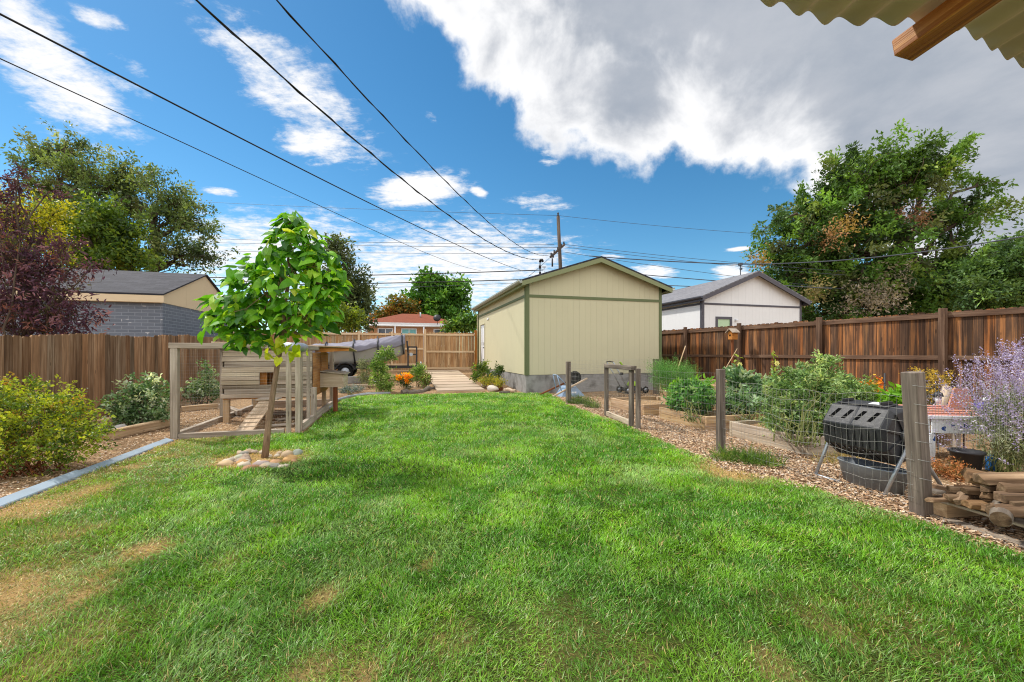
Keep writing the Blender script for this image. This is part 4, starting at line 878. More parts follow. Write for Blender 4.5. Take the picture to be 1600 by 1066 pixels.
for a in (ha0 + .05, ha0 + .72, ha1 - .06):
    for b in (hb0 + .06, hb1 - .06):
        if a == ha0 + .72 and b > -3: continue
        part('leg', 'bed_wood', CP, (a - .045, a + .045, b - .045, b + .045, 0, hz0 - .019)) if b < -3 else part('leg', 'bed_wood', CP, (a - .04, a + .04, b - .04, b + .04, 0, hz0 - .019))
m = MB(); m.bar(lot(-6.03, hb0 - .3, .41), lot(-6.1, B0 + .12, .05), .24, .025, tint=(1.05, 1, .96)); ramp_ = m.build('ramp', M['sand_wood'], CP, bevel=.003)
m = MB()
for t in np.linspace(.12, .9, 7): m.bar(lot(-6.03 - .07 * t - .11, hb0 - .3 - .86 * t, .428 - .36 * t), lot(-6.03 - .07 * t + .11, hb0 - .3 - .86 * t, .428 - .36 * t), .025, .012)
m.build('cleat', M['sand_wood'], ramp_)
part('landing', 'grey_wood', CP, (-6.2, -5.86, hb0 - .34, hb0 - .03, .425, .45))
R = np.stack([nrm(E1 - EZ * .0), E2, EZ], 1)
m = MB(); m.prism([lot(ha0 - .1, hb0 - .18, 1.43), lot(ha1 + .62, hb0 + .3, 1.36), lot(ha1 + .62, hb1 + .15, 1.29), lot(ha0 - .1, hb1 + .15, 1.33)], V(0, 0, .022), (1, .98, .94)); m.build('roof_panel', M['sand_wood'], CP)
m = MB(); m.prism([lot(ha1 + .002, hb0 + .25, hz1 - .04), lot(ha1 + .6, hb0 + .32, 1.3), lot(ha1 + .6, hb0 + .34, 1.35), lot(ha1 + .002, hb0 + .27, 1.36)], E2 * .02); m.build('roof_brace', M['ply'], CP)
# nest box on the right wall
nb_ = MB(); n0, n1, m0, m1 = ha1 + .02, ha1 + .46, -2.95, -2.2
nb_.lbox(n0, n1 - .02, m0, m0 + .018, .56, .84); nb_.lbox(n0, n1 - .02, m1 - .018, m1, .56, .84); nb_.lbox(n1 - .02, n1, m0, m1, .55, .8); nb_.lbox(n0, n1 - .02, m0 + .018, m1 - .018, .55, .57); nest = nb_.build('nest_box', M['sand_wood'], CP)
m = MB(); m.prism([lot(n0, m0 - .03, .87), lot(n1 + .05, m0 - .03, .81), lot(n1 + .05, m1 + .03, .81), lot(n0, m1 + .03, .87)], V(0, 0, .02)); m.build('lid', M['grey_wood'], nest)
part('leg', 'redwood', CP, (n1 - .2, n1 - .12, m0 + .02, m0 + .1, .05, .55)); part('side_panel', 'ply', CP, (ha1 + .02, ha1 + .035, -2.9, -2.25, .88, 1.29))
# fine run mesh
m = MB(); r_ = .0006
for a in np.arange(A0 + .1, A1 - .2, .05): m.tube([lot(a, B0 - .048, .05), lot(a, B0 - .048, CT)], r_, 3, cap=False)
for z in np.arange(.1, CT, .05): m.tube([lot(A0, B0 - .048, z), lot(A1, B0 - .048, z)], r_, 3, cap=False)
for b in np.arange(B0 + .1, B1, .05): m.tube([lot(A1 + .05, b, .08), lot(A1 + .05, b, CT)], r_, 3, cap=False)
for z in np.arange(.1, CT, .05): m.tube([lot(A1 + .05, B0, z), lot(A1 + .05, B1, z)], r_, 3, cap=False)
m.build('wire_mesh', M['wire'], CP)
for k, (x, y, l, an) in enumerate(((440, 664, .4, .3), (448, 654, .35, .9), (432, 646, .5, .1))):
    p = gp(x, y, .03); d = V(math.cos(an), math.sin(an), .02); m = MB(); m.bar(p - d * l / 2, p + d * l / 2, .12, .03)
    tag(m.build('loose_board', M['grey_wood'], bevel=.004), ('loose grey board lying nearest the run front under the coop', 'short loose board lying at the right in the coop run', 'longest loose board lying deepest under the coop')[k], 'board')
# ------------------------------------------------------------------ left bed: edging strip, timbers, block
ED = thing('lawn_edging', lot(-6.95, -8, 0), 'pale blue grey edging strip between the lawn and the left bed', 'edging')
for b0, b1, z, da in ((-5.08, -6.75, .04, .0), (-6.72, -8.05, .05, -.01), (-8.08, -9.6, .055, .012), (-9.63, -11.5, .05, .0)):
    m = MB(); w = .035
    m.prism([lot(-6.93 + da - .05, b0, -.03), lot(-6.93 + da + .05, b0, -.03), lot(-6.93 + da + .045, b0, z * .5), lot(-6.93 + da - .045, b0, z + .012)], lot(-6.93 - da, b1, 0) - lot(-6.93 + da, b0, 0)); m.build('edging_strip', M['edging'], ED, bevel=.006)
m = MB(); m.bar(gp(170, 688, .0) + V(0, 0, .07), gp(273, 664, .0) + V(0, 0, .07), .12, .14); tag(m.build('landscape_timber', M['bed_wood'], bevel=.012), 'tan landscape timber before the variegated shrub at the left fence', 'timber')
m = MB(); m.bar(gp(284, 644, 0) + V(0, 0, .06), gp(345, 638, 0) + V(0, 0, .06), .12, .12); tag(m.build('landscape_timber', M['bed_wood'], bevel=.012), 'landscape timber along the small shrub behind the coop run', 'timber')
m = MB(); m.bar(gp(345, 640, 0) + V(0, 0, .08), gp(375, 652, 0) + V(0, 0, .08), .1, .1); tag(m.build('landscape_timber', M['grey_wood'], bevel=.012), 'short grey timber near the left coop leg', 'timber')
def rock(c, rx, ry, rz, tint, rng, sub=2):
    vs = []; m = MB(); n, k = 9, 6; sd = rng.normal(0, .15, (k + 1, n)); an = rng.uniform(0, 3)
    for i in range(k + 1):
        ph = math.pi * i / k
        for j in range(n):
            t = 2 * math.pi * j / n; q = 1 + sd[i, j] * (0 if i in (0, k) else 1); x, y = rx * math.sin(ph) * math.cos(t) * q, ry * math.sin(ph) * math.sin(t) * q
            vs.append(np.asarray(c) + V(x * math.cos(an) - y * math.sin(an), x * math.sin(an) + y * math.cos(an), rz * max(-.6, math.cos(ph) * q)))
    fs = [(i * n + j, (i + 1) * n + j, (i + 1) * n + (j + 1) % n, i * n + (j + 1) % n) for i in range(k) for j in range(n)]
    m.add(vs, fs, tint, None, True); return m
rr = np.random.default_rng(21)
m = rock(gp(186, 674, .06), .15, .11, .1, S(164, 160, 156), rr); tag(m.build('boulder', M['stone'], sub=1), 'flat pale rock beside the variegated shrub', 'rock')
STN = [(352, 726, .085, .07, .055, (226, 196, 156), 'cream rounded stone at the left end of the ring round the young tree'), (375, 716, .075, .06, .055, (196, 196, 172), 'greenish grey stone at the back left of the ring round the young tree'),
       (390, 732, .15, .06, .045, (188, 140, 112), 'long reddish flat stone at the front of the ring round the young tree'), (408, 726, .1, .06, .05, (184, 168, 164), 'pinkish grey stone just in front of the young tree trunk'), (448, 711, .09, .07, .065, (206, 182, 150), 'large tan stone at the back right of the ring round the young tree'),
       (454, 718, .08, .07, .07, (222, 178, 122), 'golden tan stone at the right of the ring round the young tree'), (465, 709, .07, .05, .07, (172, 180, 168), 'tilted grey green stone at the far right end of the ring'), (378, 724, .1, .07, .05, (204, 160, 112), 'orange tan stone at the left of the young tree trunk')]
for x, y, a, b, c, col, lb in STN:
    m = rock(gp(x, y, .018), a, b, c * .85, tuple(q * .82 for q in S(*col)), rr); tag(m.build('stone', M['stone'], sub=1), lb, 'stone', 'stones round the young tree')
for k in range(34):
    t = rr.uniform(0, 2 * math.pi); q = rr.uniform(.2, 1) ** .6; x, y = 406 + 58 * q * math.cos(t), 719 + 13.5 * q * math.sin(t); s = rr.uniform(.03, .065)
    c = [(214, 190, 160), (190, 168, 150), (206, 162, 124), (222, 208, 186), (170, 164, 154)][int(rr.integers(5))]
    m = rock(gp(x, y, .016), s * 1.2, s, s * .7, tuple(q * .8 for q in S(*c)), rr); tag(m.build('stone', M['stone']), 'small mixed stone filling the ring round the young tree trunk', 'stone', 'stones round the young tree')
# ------------------------------------------------------------------ garden wire fence: posts, gate, welded mesh
GF = thing('wire_fence', lot(.1, -6, 0), 'low wire mesh fence on weathered posts enclosing the vegetable beds', 'fence')
def fpost(x, yb, yt, wpx, xt=None, mat='post_wood', d=None):
    p = gp(x, yb, 0); h = (yb - yt) * p[1] / F; w = wpx * p[1] / F; top = V((xt if xt else x) and ((xt or x) - CX) / F * p[1], p[1], h)
    m = MB(); dd = nrm(top - (p - V(0, 0, .1))); R = np.stack([E1 - dd * (E1 @ dd), E2, dd], 1); m.box((p + top) / 2 - V(0, 0, .05), (w * .7, (d or w) * .66, h + .1), R, (RNG.uniform(.85, 1.1),) * 3); m.build('post', M[mat], GF, bevel=.006); return p, top
bigp = fpost(1441, 805, 581, 31, 1426); midp = fpost(1126, 707, 577, 15); farp = fpost(888, 631, 565, 9.5, mat='post_wood'); cornp = fpost(1025, 616, 561, 9.5, mat='post_wood'); gtp = fpost(997, 671, 576, 9)
gate = thing('garden_gate', gp(970, 660), 'small open grey wood frame gate in the wire fence', 'gate')
ga_, gb_ = gp(947.5, 651), gp(986.5, 668); gtop = lambda p: p + V(0, 0, .96)
for p in (ga_, gb_):
    m = MB(); m.box(p + V(0, 0, .49), (.05, .1, .94), LOT, G()); m.build('stile', M['post_wood'], gate, bevel=.005)
m = MB(); m.bar(ga_ + V(0, 0, 1.0), gb_ + V(0, 0, 1.0) + nrm(gb_ - ga_) * .1, .1, .075, tint=(1.1, 1.1, 1.1)); m.build('top_rail', M['post_wood'], gate, bevel=.005)
m = MB(); m.bar(ga_ + V(0, 0, .07) + nrm(gb_ - ga_) * .05, gb_ + V(0, 0, .07) - nrm(gb_ - ga_) * .05, .05, .09, tint=(1.15, 1.12, 1.05)); m.build('bottom_rail', M['grey_wood'], gate, bevel=.005)
def mesh_panel(p, q, z0, z1, r, parent, dz=.1, du=.052, sagf=None, name='wire_mesh'):
    m = MB(); d = q - p; d[2] = 0; L = np.linalg.norm(d); d = d / L; nn = np.cross(EZ, d)
    def pt(u, z):
        w = p * V(1, 1, 0) + d * u + V(0, 0, z)
        if sagf: w = w + sagf(u / L, z, d, nn)
        return w
    for u in np.arange(0, L + .01, du): m.tube([pt(u, z) for z in np.linspace(z0, z1, 7)], r, 4, cap=False)
    zs = [z1]
    while zs[-1] - dz > z0: zs.append(zs[-1] - dz)
    for z in zs: m.tube([pt(u, z) for u in np.linspace(0, L, 19)], r * 1.15, 4, cap=False)
    return m.build(name, M['wire'], parent)
mesh_panel(midp[0], bigp[0] - E1 * .09, .1, .93, .001, GF, sagf=lambda t, z, d, n: n * (-.05 * math.sin(math.pi * t) * (1 - z) + .012 * math.sin(t * 40 + z * 9)) + EZ * (-.05 * math.sin(math.pi * t) - .015 * math.sin(t * 23 + z * 5)))
mesh_panel(gtp[0], midp[0] - E1 * .02, .05, 1.0, .0008, GF, sagf=lambda t, z, d, n: EZ * (-.02 * math.sin(math.pi * t)))
mesh_panel(ga_, gb_, .1, .95, .0009, gate)
mesh_panel(farp[0], ga_, .05, 1.0, .0007, GF)
mesh_panel(farp[0], cornp[0], .08, 1.07, .0009, GF)
mesh_panel(bigp[0], lot(6.2, -8.9), .45, 1.0, .0011, GF)
m = MB(); 
for k in range(6): m = MB(); m.tube([bigp[1] + V(-.07 + .01 * k, -.07, -.1 - .14 * k), bigp[1] + V(.07, -.075, -.12 - .14 * k), bigp[1] + V(.1, .0, -.13 - .14 * k)], .002, 4); m.build('wire_staple', M['wire'], GF)
# ------------------------------------------------------------------ raised beds
def bed(label, a0, a1, b0, b1, h, mat='bed_wood', soil=True, cap=0):
    rt = thing('raised_bed', lot((a0 + a1) / 2, (b0 + b1) / 2, 0), label, 'raised bed', 'raised beds in the vegetable garden'); t = .042
    for k in range(2):
        z0, z1 = (-.02, h * .5 - .002) if k == 0 else (h * .5 + .001, h)
        for s_, (x0, x1, y0, y1) in enumerate(((a0, a0 + t, b0 + t + .001, b1 - t - .001), (a1 - t, a1, b0 + t + .001, b1 - t - .001), (a0, a1, b0, b0 + t), (a0, a1, b1 - t, b1))):
            m = MB(); o = RNG.uniform(-.003, .003); m.lbox(x0 + o, x1 + o, y0 + o, y1 + o, z0, z1, tint=tuple(np.array(G()) * V(1, RNG.uniform(.94, 1), RNG.uniform(.86, 1)))); m.build('board', M[mat], rt, bevel=.004)
    for x, y in ((a0 + t + .035, b0 + t + .035), (a1 - t - .035, b0 + t + .035), (a0 + t + .035, b1 - t - .035), (a1 - t - .035, b1 - t - .035)):
        m = MB(); m.lbox(x - .03, x + .03, y - .03, y + .03, 0, h - .01); m.build('corner_post', M[mat], rt)
    m = MB(); m.sheet(lambda i, j: lot(a0 + t + (a1 - a0 - 2 * t) * i, b0 + t + (b1 - b0 - 2 * t) * j, h - .06 + .02 * math.sin(i * 7 + j * 5)), 8, 8); m.build('bed_soil', M['soil'], rt)
    return rt
bed('raised bed with bare mulch just behind the garden gate', .9, 2.2, -4.87, -3.55, .22)
bed('raised bed with the dark pepper plants behind the middle fence post', .94, 2.25, -6.53, -5.3, .23)
bed('nearest grey raised bed holding the large tomato bush', .95, 2.3, -8.2, -6.98, .23, 'grey_wood')
bed('back raised bed with the flowering stalks near the stained fence', 3.3, 5.0, -7.3, -5.4, .24)
bed('back raised bed beside the feathery fern', 3.2, 4.9, -4.2, -2.2, .5)
bed('far right raised bed behind the blue spattered table', 3.4, 5.2, -8.9, -7.6, .4)
for k, (a, b, ln) in enumerate(((1.55, -7.6, .9), (1.6, -7.3, .9), (2.6, -7.1, 1.0), (3.2, -7.6, .95))):
    m = MB(); m.tube([lot(a, b, .1), lot(a + .01, b, ln + .0)], .011, 6)
    for z in (.4, .6, .8): m.lathe(lot(a, b, z), [(.011, 0), (.016, .004), (.011, .008)], 6)
    tag(m.build('plant_stake', M['black']), ('dark plant stake left in the big tomato bush', 'dark plant stake right in the big tomato bush', 'dark plant stake among the trailing tomatoes', 'dark plant stake next to the orange flowers')[k], 'stake')
# ------------------------------------------------------------------ compost tumbler and tub
CTm = thing('compost_tumbler', lot(.55, -9.05, 0), 'black octagonal compost tumbler on tilted steel legs behind the wire fence', 'composter')
cc = lot(.415, -9.19, .53); ax_ = -E2; rad = .265; hl = .27
ang = [math.pi / 8 + k * math.pi / 4 - math.radians(8) for k in range(8)]
def oc(k, t, r=rad): return cc + ax_ * t + E1 * (-math.cos(ang[k % 8]) * r) + EZ * math.sin(ang[k % 8]) * r
m = MB(); prof = [(-hl, .86), (-hl + .03, 1.0), (-.012, 1.0), (0, .985), (.012, 1.0), (hl - .03, 1.0), (hl, .86)]
vs = [oc(k, t, rad * s) for t, s in prof for k in range(8)]; fs = [(i * 8 + k, i * 8 + (k + 1) % 8, (i + 1) * 8 + (k + 1) % 8, (i + 1) * 8 + k) for i in range(len(prof) - 1) for k in range(8)]
fs += [tuple(reversed(range(8))), tuple((len(prof) - 1) * 8 + k for k in range(8))]; m.add(vs, fs); drum = m.build('drum', M['drum'], CTm, bevel=.006)
def facepoint(k, t, s, out=0.0):   # on drum face k: t along axis, s across 0..1
    a, b = oc(k, t), oc(k + 1, t); n = nrm((a + b) / 2 - (cc + ax_ * t)); return a + (b - a) * s + n * out
fi = max(range(8), key=lambda k: ((oc(k, 0) + oc(k + 1, 0)) / 2)[2])       # top face
ff = fi - 1 if ((oc(fi - 1, 0) + oc(fi, 0)) / 2 - cc) @ E1 < 0 else fi + 1   # face towards the lawn
ff %= 8
flip = ((oc(ff, 0) - oc(ff + 1, 0))[2] > 0)
for j in range(4):
    m = MB(); t0 = -.205 + j * .108; s0, s1 = (.78, .28) if flip else (.28, .78)
    hi, lo = (s1, s0) if flip else (s1, s0)
    q = [facepoint(ff, t0, lo, .002), facepoint(ff, t0 + .03, lo, .002), facepoint(ff, t0 + .075, hi, .002), facepoint(ff, t0 + .045, hi, .002)]
    n_ = nrm(np.cross(q[1] - q[0], q[2] - q[1])); m.prism(q, n_ * .002 if n_ @ (q[0] - cc) > 0 else -n_ * .002); m.build('vent_slot', M['slot'], drum)
m = MB()
for s0, s1, t0, t1 in ((.12, .88, -.21, .2),):
    q = [facepoint(fi, t0, s0, .004), facepoint(fi, t1, s0, .004), facepoint(fi, t1, s1, .004), facepoint(fi, t0, s1, .004)]; m.prism(q, EZ * .012)
lid = m.build('lid', M['drum'], drum, bevel=.003)
for t0 in (-.18, .14):
    m = MB(); m.bar(facepoint(fi, t0, .3, .03), facepoint(fi, t0 + .03, .75, .03), .03, .02); m.build('latch', M['black'], lid)
m = MB(); q = [facepoint(fi, .03, .35, .0175), facepoint(fi, .14, .35, .0175), facepoint(fi, .14, .75, .0175), facepoint(fi, .03, .75, .0175)]; m.prism(q, EZ * .001); m.build('sticker', M['white'], lid)
m = MB()
for k in range(8):
    if k == ff or k == fi: continue
    for t in np.linspace(-.2, .2, 8): m.bar(facepoint(k, t, .1, .004), facepoint(k, t, .9, .004), .016, .008)
m.build('rib', M['black'], drum)
m = MB()
for k in range(8): m.bar(oc(k, hl + .004, rad * .2), oc(k, hl + .004, rad * .84), .02, .012)
m.lathe(cc + ax_ * (hl + .0), [(.06, 0), (.06, .02), (.0, .022)], 12, R=np.stack([E1, EZ, ax_], 1)); m.build('end_rib', M['black'], drum)
for s in (-1, 1):
    top = cc + ax_ * s * (hl + .045) + V(0, 0, -.02)
    for q, foot in (('front', gp(1274, 743) if s < 0 else gp(1381, 777)), ('back', lot(.85, -9.19 - s * .33, 0))):
        m = MB(); k = foot + (top - foot) * .93; bend = top - ax_ * s * .02 + EZ * .02
        m.tube([foot, foot + (top - foot) * .5, k, bend + (k - bend) * .25, bend - ax_ * s * .03], .015, 8); m.build('leg', M['galv'], CTm)
m = MB(); p, q = gp(1274, 743) + V(0, 0, .012), gp(1381, 777) + V(0, 0, .012); m.tube([p, p + (q - p) * .05 - V(0, .03, 0), q - (q - p) * .6], .013, 6); m.build('base_rail', M['galv'], CTm)
m = MB(); c = lot(.43, -9.2, .0); Rt = np.stack([E1, E2, EZ], 1)
m.lathe(c, [(.0, .012), (.21, .012), (.255, .2), (.262, .205), (.262, .215), (.246, .215), (.2, .02), (0, .02)], 28, sx=.55, sy=1.12, R=Rt); tb = m.build('oval_tub', M['tub']); tag(tb, 'dull oval galvanized tub on the ground under the compost tumbler', 'tub')
# ------------------------------------------------------------------ wheelbarrow (upturned) and mower against the garage
WB = thing('wheelbarrow', lot(1.1, -1.1, 0), 'upturned blue grey wheelbarrow with wooden handles before the garage', 'wheelbarrow')
wc_ = lot(.98, -1.0, 0)
m = MB(); bt = [(-.34, -.26, 0), (.42, -.26, 0), (.42, .26, 0), (-.34, .26, 0)]; tp = [(-.16, -.16, .3), (.16, -.16, .3), (.16, .16, .3), (-.16, .16, .3)]
pb = [wc_ + E1 * x + E2 * y + EZ * z for x, y, z in bt + tp]; m.add(pb, [(0, 1, 5, 4), (1, 2, 6, 5), (2, 3, 7, 6), (3, 0, 4, 7), (4, 5, 6, 7)]); m.build('tray', M['blue'], WB, bevel=.02)
m = MB()   # worn white lettering blotch on the tray
fr_ = lambda x, z: wc_ + E1 * x + E2 * (-.26 + .1 * z / .3 - .004) + EZ * z
for k, (x0, x1) in enumerate(((-.05, -.02), (.0, .04), (.05, .09), (.1, .14))): m.prism([fr_(x0, .1), fr_(x1, .1), fr_(x1 + .01, .14 + .01 * (k % 2)), fr_(x0 + .01, .14)], -E2 * .002)
m.build('decal', M['white'], WB)
for y, x0 in ((-.2, .5), (.2, .35)):
    m = MB(); m.bar(wc_ + E1 * x0 + E2 * y + EZ * .52, wc_ + E1 * (x0 - 1.12) + E2 * (y * 1.6) + EZ * .03, .045, .045); m.build('handle', M['sand_wood'] if y < 0 else M['redwood'], WB, bevel=.006)
wcw = wc_ + E1 * .2 + EZ * .53; RW2 = np.stack([E1, EZ, -E2], 1)
m = MB(); m.lathe(wcw, [(.1, -.04), (.17, -.05), (.195, -.025), (.195, .025), (.17, .05), (.1, .04)], 22, R=RW2, closed=True); w_ = m.build('wheel', M['rubber'], WB)
m = MB(); m.lathe(wcw, [(0, .05), (.025, .05), (.03, .02), (.1, .03), (.1, -.03), (0, -.03)], 16, R=RW2); m.build('rim', M['black'], w_)
m = MB()
for a, b in (((-.3, -.2, .15), (-.42, -.16, .62)), ((-.3, .2, .15), (-.42, .16, .62)), ((-.42, -.16, .62), (-.42, .16, .62)), ((-.1, -.18, .3), (-.42, -.16, .62))): m.tube([wc_ + E1 * a[0] + E2 * a[1] + EZ * a[2], wc_ + E1 * b[0] + E2 * b[1] + EZ * b[2]], .014, 6)
m.build('leg_brace', M['blue'], WB)
MW = thing('lawn_mower', lot(3.3, -.7, 0), 'lawn mower with a long silver handle parked against the garage', 'lawn mower')
mc = lot(3.25, -.75, 0)
m = MB(); m.lathe(mc + EZ * .1, [(.0, .14), (.12, .14), (.17, .1), (.25, .08), (.28, .0), (.27, -.02), (0, -.02)], 20, sx=1.3, sy=.9, R=LOT); m.build('deck', M['black'], MW)
m = MB(); m.lathe(mc + EZ * .235, [(.15, 0), (.15, .08), (.11, .13), (0, .14)], 14, R=LOT); m.build('motor', M['lime'], MW)
for x, y in ((-.3, -.24), (-.3, .24), (.32, -.24), (.32, .24)):
    m = MB(); c = mc + E1 * x + E2 * y + EZ * .11; m.lathe(c, [(.06, -.02), (.1, -.025), (.11, -.01), (.11, .01), (.1, .025), (.06, .02)], 16, R=RW2, closed=True); w_ = m.build('wheel', M['rubber'], MW)
    m = MB(); m.lathe(c, [(0, .03), (.03, .028), (.065, .012), (.065, -.02), (0, -.02)], 12, R=RW2); m.build('hub', M['galv'], w_)
for y in (-.2, .2):
    m = MB(); m.tube([mc + E1 * -.28 + E2 * y + EZ * .15, mc + E1 * -.5 + E2 * y + EZ * .55, mc + E1 * -.78 + E2 * y + EZ * .98], .017, 6); m.build('handle', M['galv'], MW)
m = MB(); m.tube([mc + E1 * -.78 + E2 * -.2 + EZ * .98, mc + E1 * -.8 + EZ * 1.0, mc + E1 * -.78 + E2 * .2 + EZ * .98], .016, 6); m.box(mc + E1 * -.5 - E2 * .2 + EZ * .62, (.1, .06, .08), LOT); m.build('grip', M['black'], MW)
m = MB(); m.bar(mc + E1 * -.42 - E2 * .22 + EZ * .8, mc + E1 * -.56 - E2 * .22 + EZ * .98, .07, .03); m.build('battery_flap', M['lime'], MW)
# ------------------------------------------------------------------ birdhouse, leaning tools
bh = lot(6.2, -2.05, 0); BH = thing('birdhouse', bh + V(0, 0, 1.72), 'small orange birdhouse with a grey roof on the stained fence post', 'birdhouse')
bq = at(1145, 524, 12.1)
m = MB(); hw_ = .085; fp = [(-hw_, -.13), (hw_, -.13), (hw_, .08), (0, .15), (-hw_, .08)]; m.prism([bq + E2 * x + EZ * z - E1 * .1 for x, z in fp], E1 * .2); m.build('box', M['ply'], BH, bevel=.004)
m = MB(); m.lathe(bq - E1 * .103 + EZ * .0, [(.03, 0), (.03, .004), (0, .004)], 10, R=np.stack([E2, EZ, -E1], 1)); m.build('entrance', M['slot'], BH)
m = MB()
for s in (-1, 1): m.prism([bq + E2 * s * .0 + EZ * .185 - E1 * .15, bq + E2 * s * .14 + EZ * .065 - E1 * .15, bq + E2 * s * .15 + EZ * .08 - E1 * .15, bq + EZ * .205 - E1 * .15], E1 * .28)
m.build('roof', M['grey_wood'], BH)
m = MB(); m.bar(bq - E1 * .02 - EZ * .15, bq + E1 * .0 - EZ * 1.35, .05, .05); m.build('post', M['redwood'], BH)
for k, (x0, y0, x1, y1, r, lb) in enumerate(((1133, 577, 1152, 545, .012, 'thin tool handle leaning on the stained fence behind the middle post'), (1064, 562, 1071, 541, .016, 'short split stick leaning in the fence corner by the garage'))):
    m = MB(); p, q = at(x0, y0, 11.4), at(x1, y1, 11.9); d = q - p; m.tube([p - d * 1.2, p, q], r, 7); tag(m.build('leaning_stick', M['bed_wood']), lb, 'stick')
# ------------------------------------------------------------------ spattered table, pot, lanterns, log
tl = gp(1456, 722); WT = thing('garden_table', tl, 'white garden table spattered with blue paint and topped with terracotta boards', 'table')
tz = .52; e1 = nrm(V(.93, -.12, 0)); e2 = V(-e1[1], e1[0], 0); R = np.stack([e1, e2, EZ], 1); tc_ = tl + e1 * .38 + e2 * .3
m = MB()
for y in (-.31, .29): m.box(tc_ + e2 * y + V(0, 0, tz - .1), (.78, .02, .17), R)
for x in (-.4, .38): m.box(tc_ + e1 * x + V(0, 0, tz - .1), (.02, .58, .17), R)
m.build('apron', M['splat'], WT, bevel=.003)
for x, y in ((-.38, -.28), (.3, -.28), (-.38, .28), (.36, .28)):
    m = MB(); m.box(tc_ + e1 * x + e2 * y + V(0, 0, (tz - .19) / 2), (.06, .06, tz - .19), R); m.build('leg', M['splat'] if x < 0 else M['grey_wood'], WT, bevel=.003)
m = MB(); m.box(tc_ + e2 * -.33 + V(0, 0, tz), (.92, .05, .03), R); m.build('rim', M['white'], WT)
for k in range(5):
    m = MB(); m.box(tc_ + e2 * (-.24 + .13 * k) + V(0, 0, tz + .005 + .012 * k), (.86, .122, .02), R, (1, RNG.uniform(.9, 1.05), 1)); m.build('top_board', M['terra'], WT)
m = MB(); q = tc_ + e1 * .22 + e2 * .1 + V(0, 0, tz + .16); m.prism([q + e1 * -.1 + EZ * -.12, q + e1 * .2 + EZ * -.12, q + e1 * .12 + EZ * .14, q + e1 * -.03 + EZ * .14], e2 * .025); m.build('back_board', M['terra'], WT)
m = MB(); c = tc_ + e1 * .27 + e2 * -.18 + V(0, 0, tz + .026); m.lathe(c, [(.0, .0), (.06, 0), (.1, .06), (.095, .12), (.08, .13), (.07, .12), (0, .1)], 16); tag(m.build('glazed_pot', M['purple']), 'small purple glazed pot on the spattered table', 'pot')
m = MB(); m.lathe(c + e1 * .03 + V(0, .02, .16), [(.0, -.035), (.025, -.025), (.035, 0), (.025, .025), (0, .035)], 12); tag(m.build('ball', M['white']), 'white ball resting on the purple pot', 'ball')
m = MB(); c = gp(1510, 737); m.lathe(c, [(.0, .0), (.1, 0), (.125, .2), (.14, .2), (.14, .225), (.12, .225), (.1, .02), (0, .02)], 22); tag(m.build('plant_pot', M['black']), 'black plastic pot on the chips under the spattered table', 'pot')
m = MB(); c = gp(1549, 736); m.box(c + V(0, 0, .075), (.075, .06, .15), R); m.lathe(c + V(0, 0, .15), [(.02, 0), (.02, .03), (0, .03)], 10); tag(m.build('blue_can', M['bluebox'], bevel=.008), 'bright blue can beside the black plastic pot', 'can')
m = MB(); p, q = at(1462, 648, 5.6), at(1480, 606, 5.75); m.tube([p - (q - p) * .8, p, (p + q) / 2 + V(.01, 0, 0), q], [.06, .058, .055, .05], 12); tag(m.build('birch_log', M['sand_wood']), 'pale peeling log leaning behind the spattered table', 'log')
for k, (x, y, Y) in enumerate(((1466, 620, 5.2), (1506, 613, 5.2))):
    q = at(x, y, Y); LN = thing('garden_lantern', V(q[0], q[1], 0), ('black capped garden lantern left of the leaning pale log', 'black capped garden lantern next to the lavender bush')[k], 'lantern')
    m = MB(); m.tube([V(q[0], q[1], 0), q - V(0, 0, .06)], .008, 6); m.build('stake', M['black'], LN)
    m = MB(); m.lathe(q - V(0, 0, .09), [(.0, 0), (.028, 0), (.034, .09), (0, .09)], 12); m.build('lantern_glass', M['white'], LN)
    m = MB(); m.lathe(q + V(0, 0, .001), [(.05, 0), (.052, .01), (.04, .05), (.015, .06), (0, .07)], 12); m.build('cap', M['black'], LN)
m = MB(); q = at(1447, 640, 5.4); m.tube([V(q[0], q[1], 0), q + V(0, 0, .12)] + [q + V(.06 - .06 * math.cos(t), 0, .12 + .08 * math.sin(t)) for t in np.linspace(.2, math.pi, 8)] + [q + V(.13, 0, .06)], .007, 6); tag(m.build('shepherd_hook', M['black']), 'thin black curved hook next to the big leaning post', 'hook')
# ------------------------------------------------------------------ pallet and firewood
PL = thing('pallet', lot(.35, -10.3, 0), 'old grey wooden pallet under the firewood at the right edge', 'pallet')
pl0, pl1 = gp(1447, 806), gp(1600, 858); pd = nrm(pl1 - pl0); pn = V(-pd[1], pd[0], 0) if V(-pd[1], pd[0], 0)[0] > 0 else V(pd[1], -pd[0], 0); Rp = np.stack([pd, pn, EZ], 1)
def pb_(name, u0, u1, w0, w1, z0, z1, mat='grey_wood'):
    m = MB(); m.box(pl0 + pd * (u0 + u1) / 2 + pn * (w0 + w1) / 2 + V(0, 0, (z0 + z1) / 2), (u1 - u0, w1 - w0, z1 - z0), Rp, G()); m.build(name, M[mat], PL, bevel=.003)
for w0 in (.03, .26, .5, .74): pb_('deck_board', -.02, 1.2, w0, w0 + .13, .125, .145)
for u0 in (.0, .55, 1.1): pb_('stringer', u0 + .02, u0 + .11, .03, .9, .022, .123, 'bed_wood')
for w0 in (.0, .4, .8): pb_('bottom_board', 0, 1.2, w0, w0 + .09, .0, .02)
m = MB(); m.box(pl0 + pd * -.0 + pn * .17 + V(0, 0, .19), (.1, .3, .022), Rp, (1.1, 1.1, 1.1)); tag(m.build('loose_plank', M['grey_wood'], bevel=.003), 'short grey plank sticking out at the left end of the pallet', 'plank')
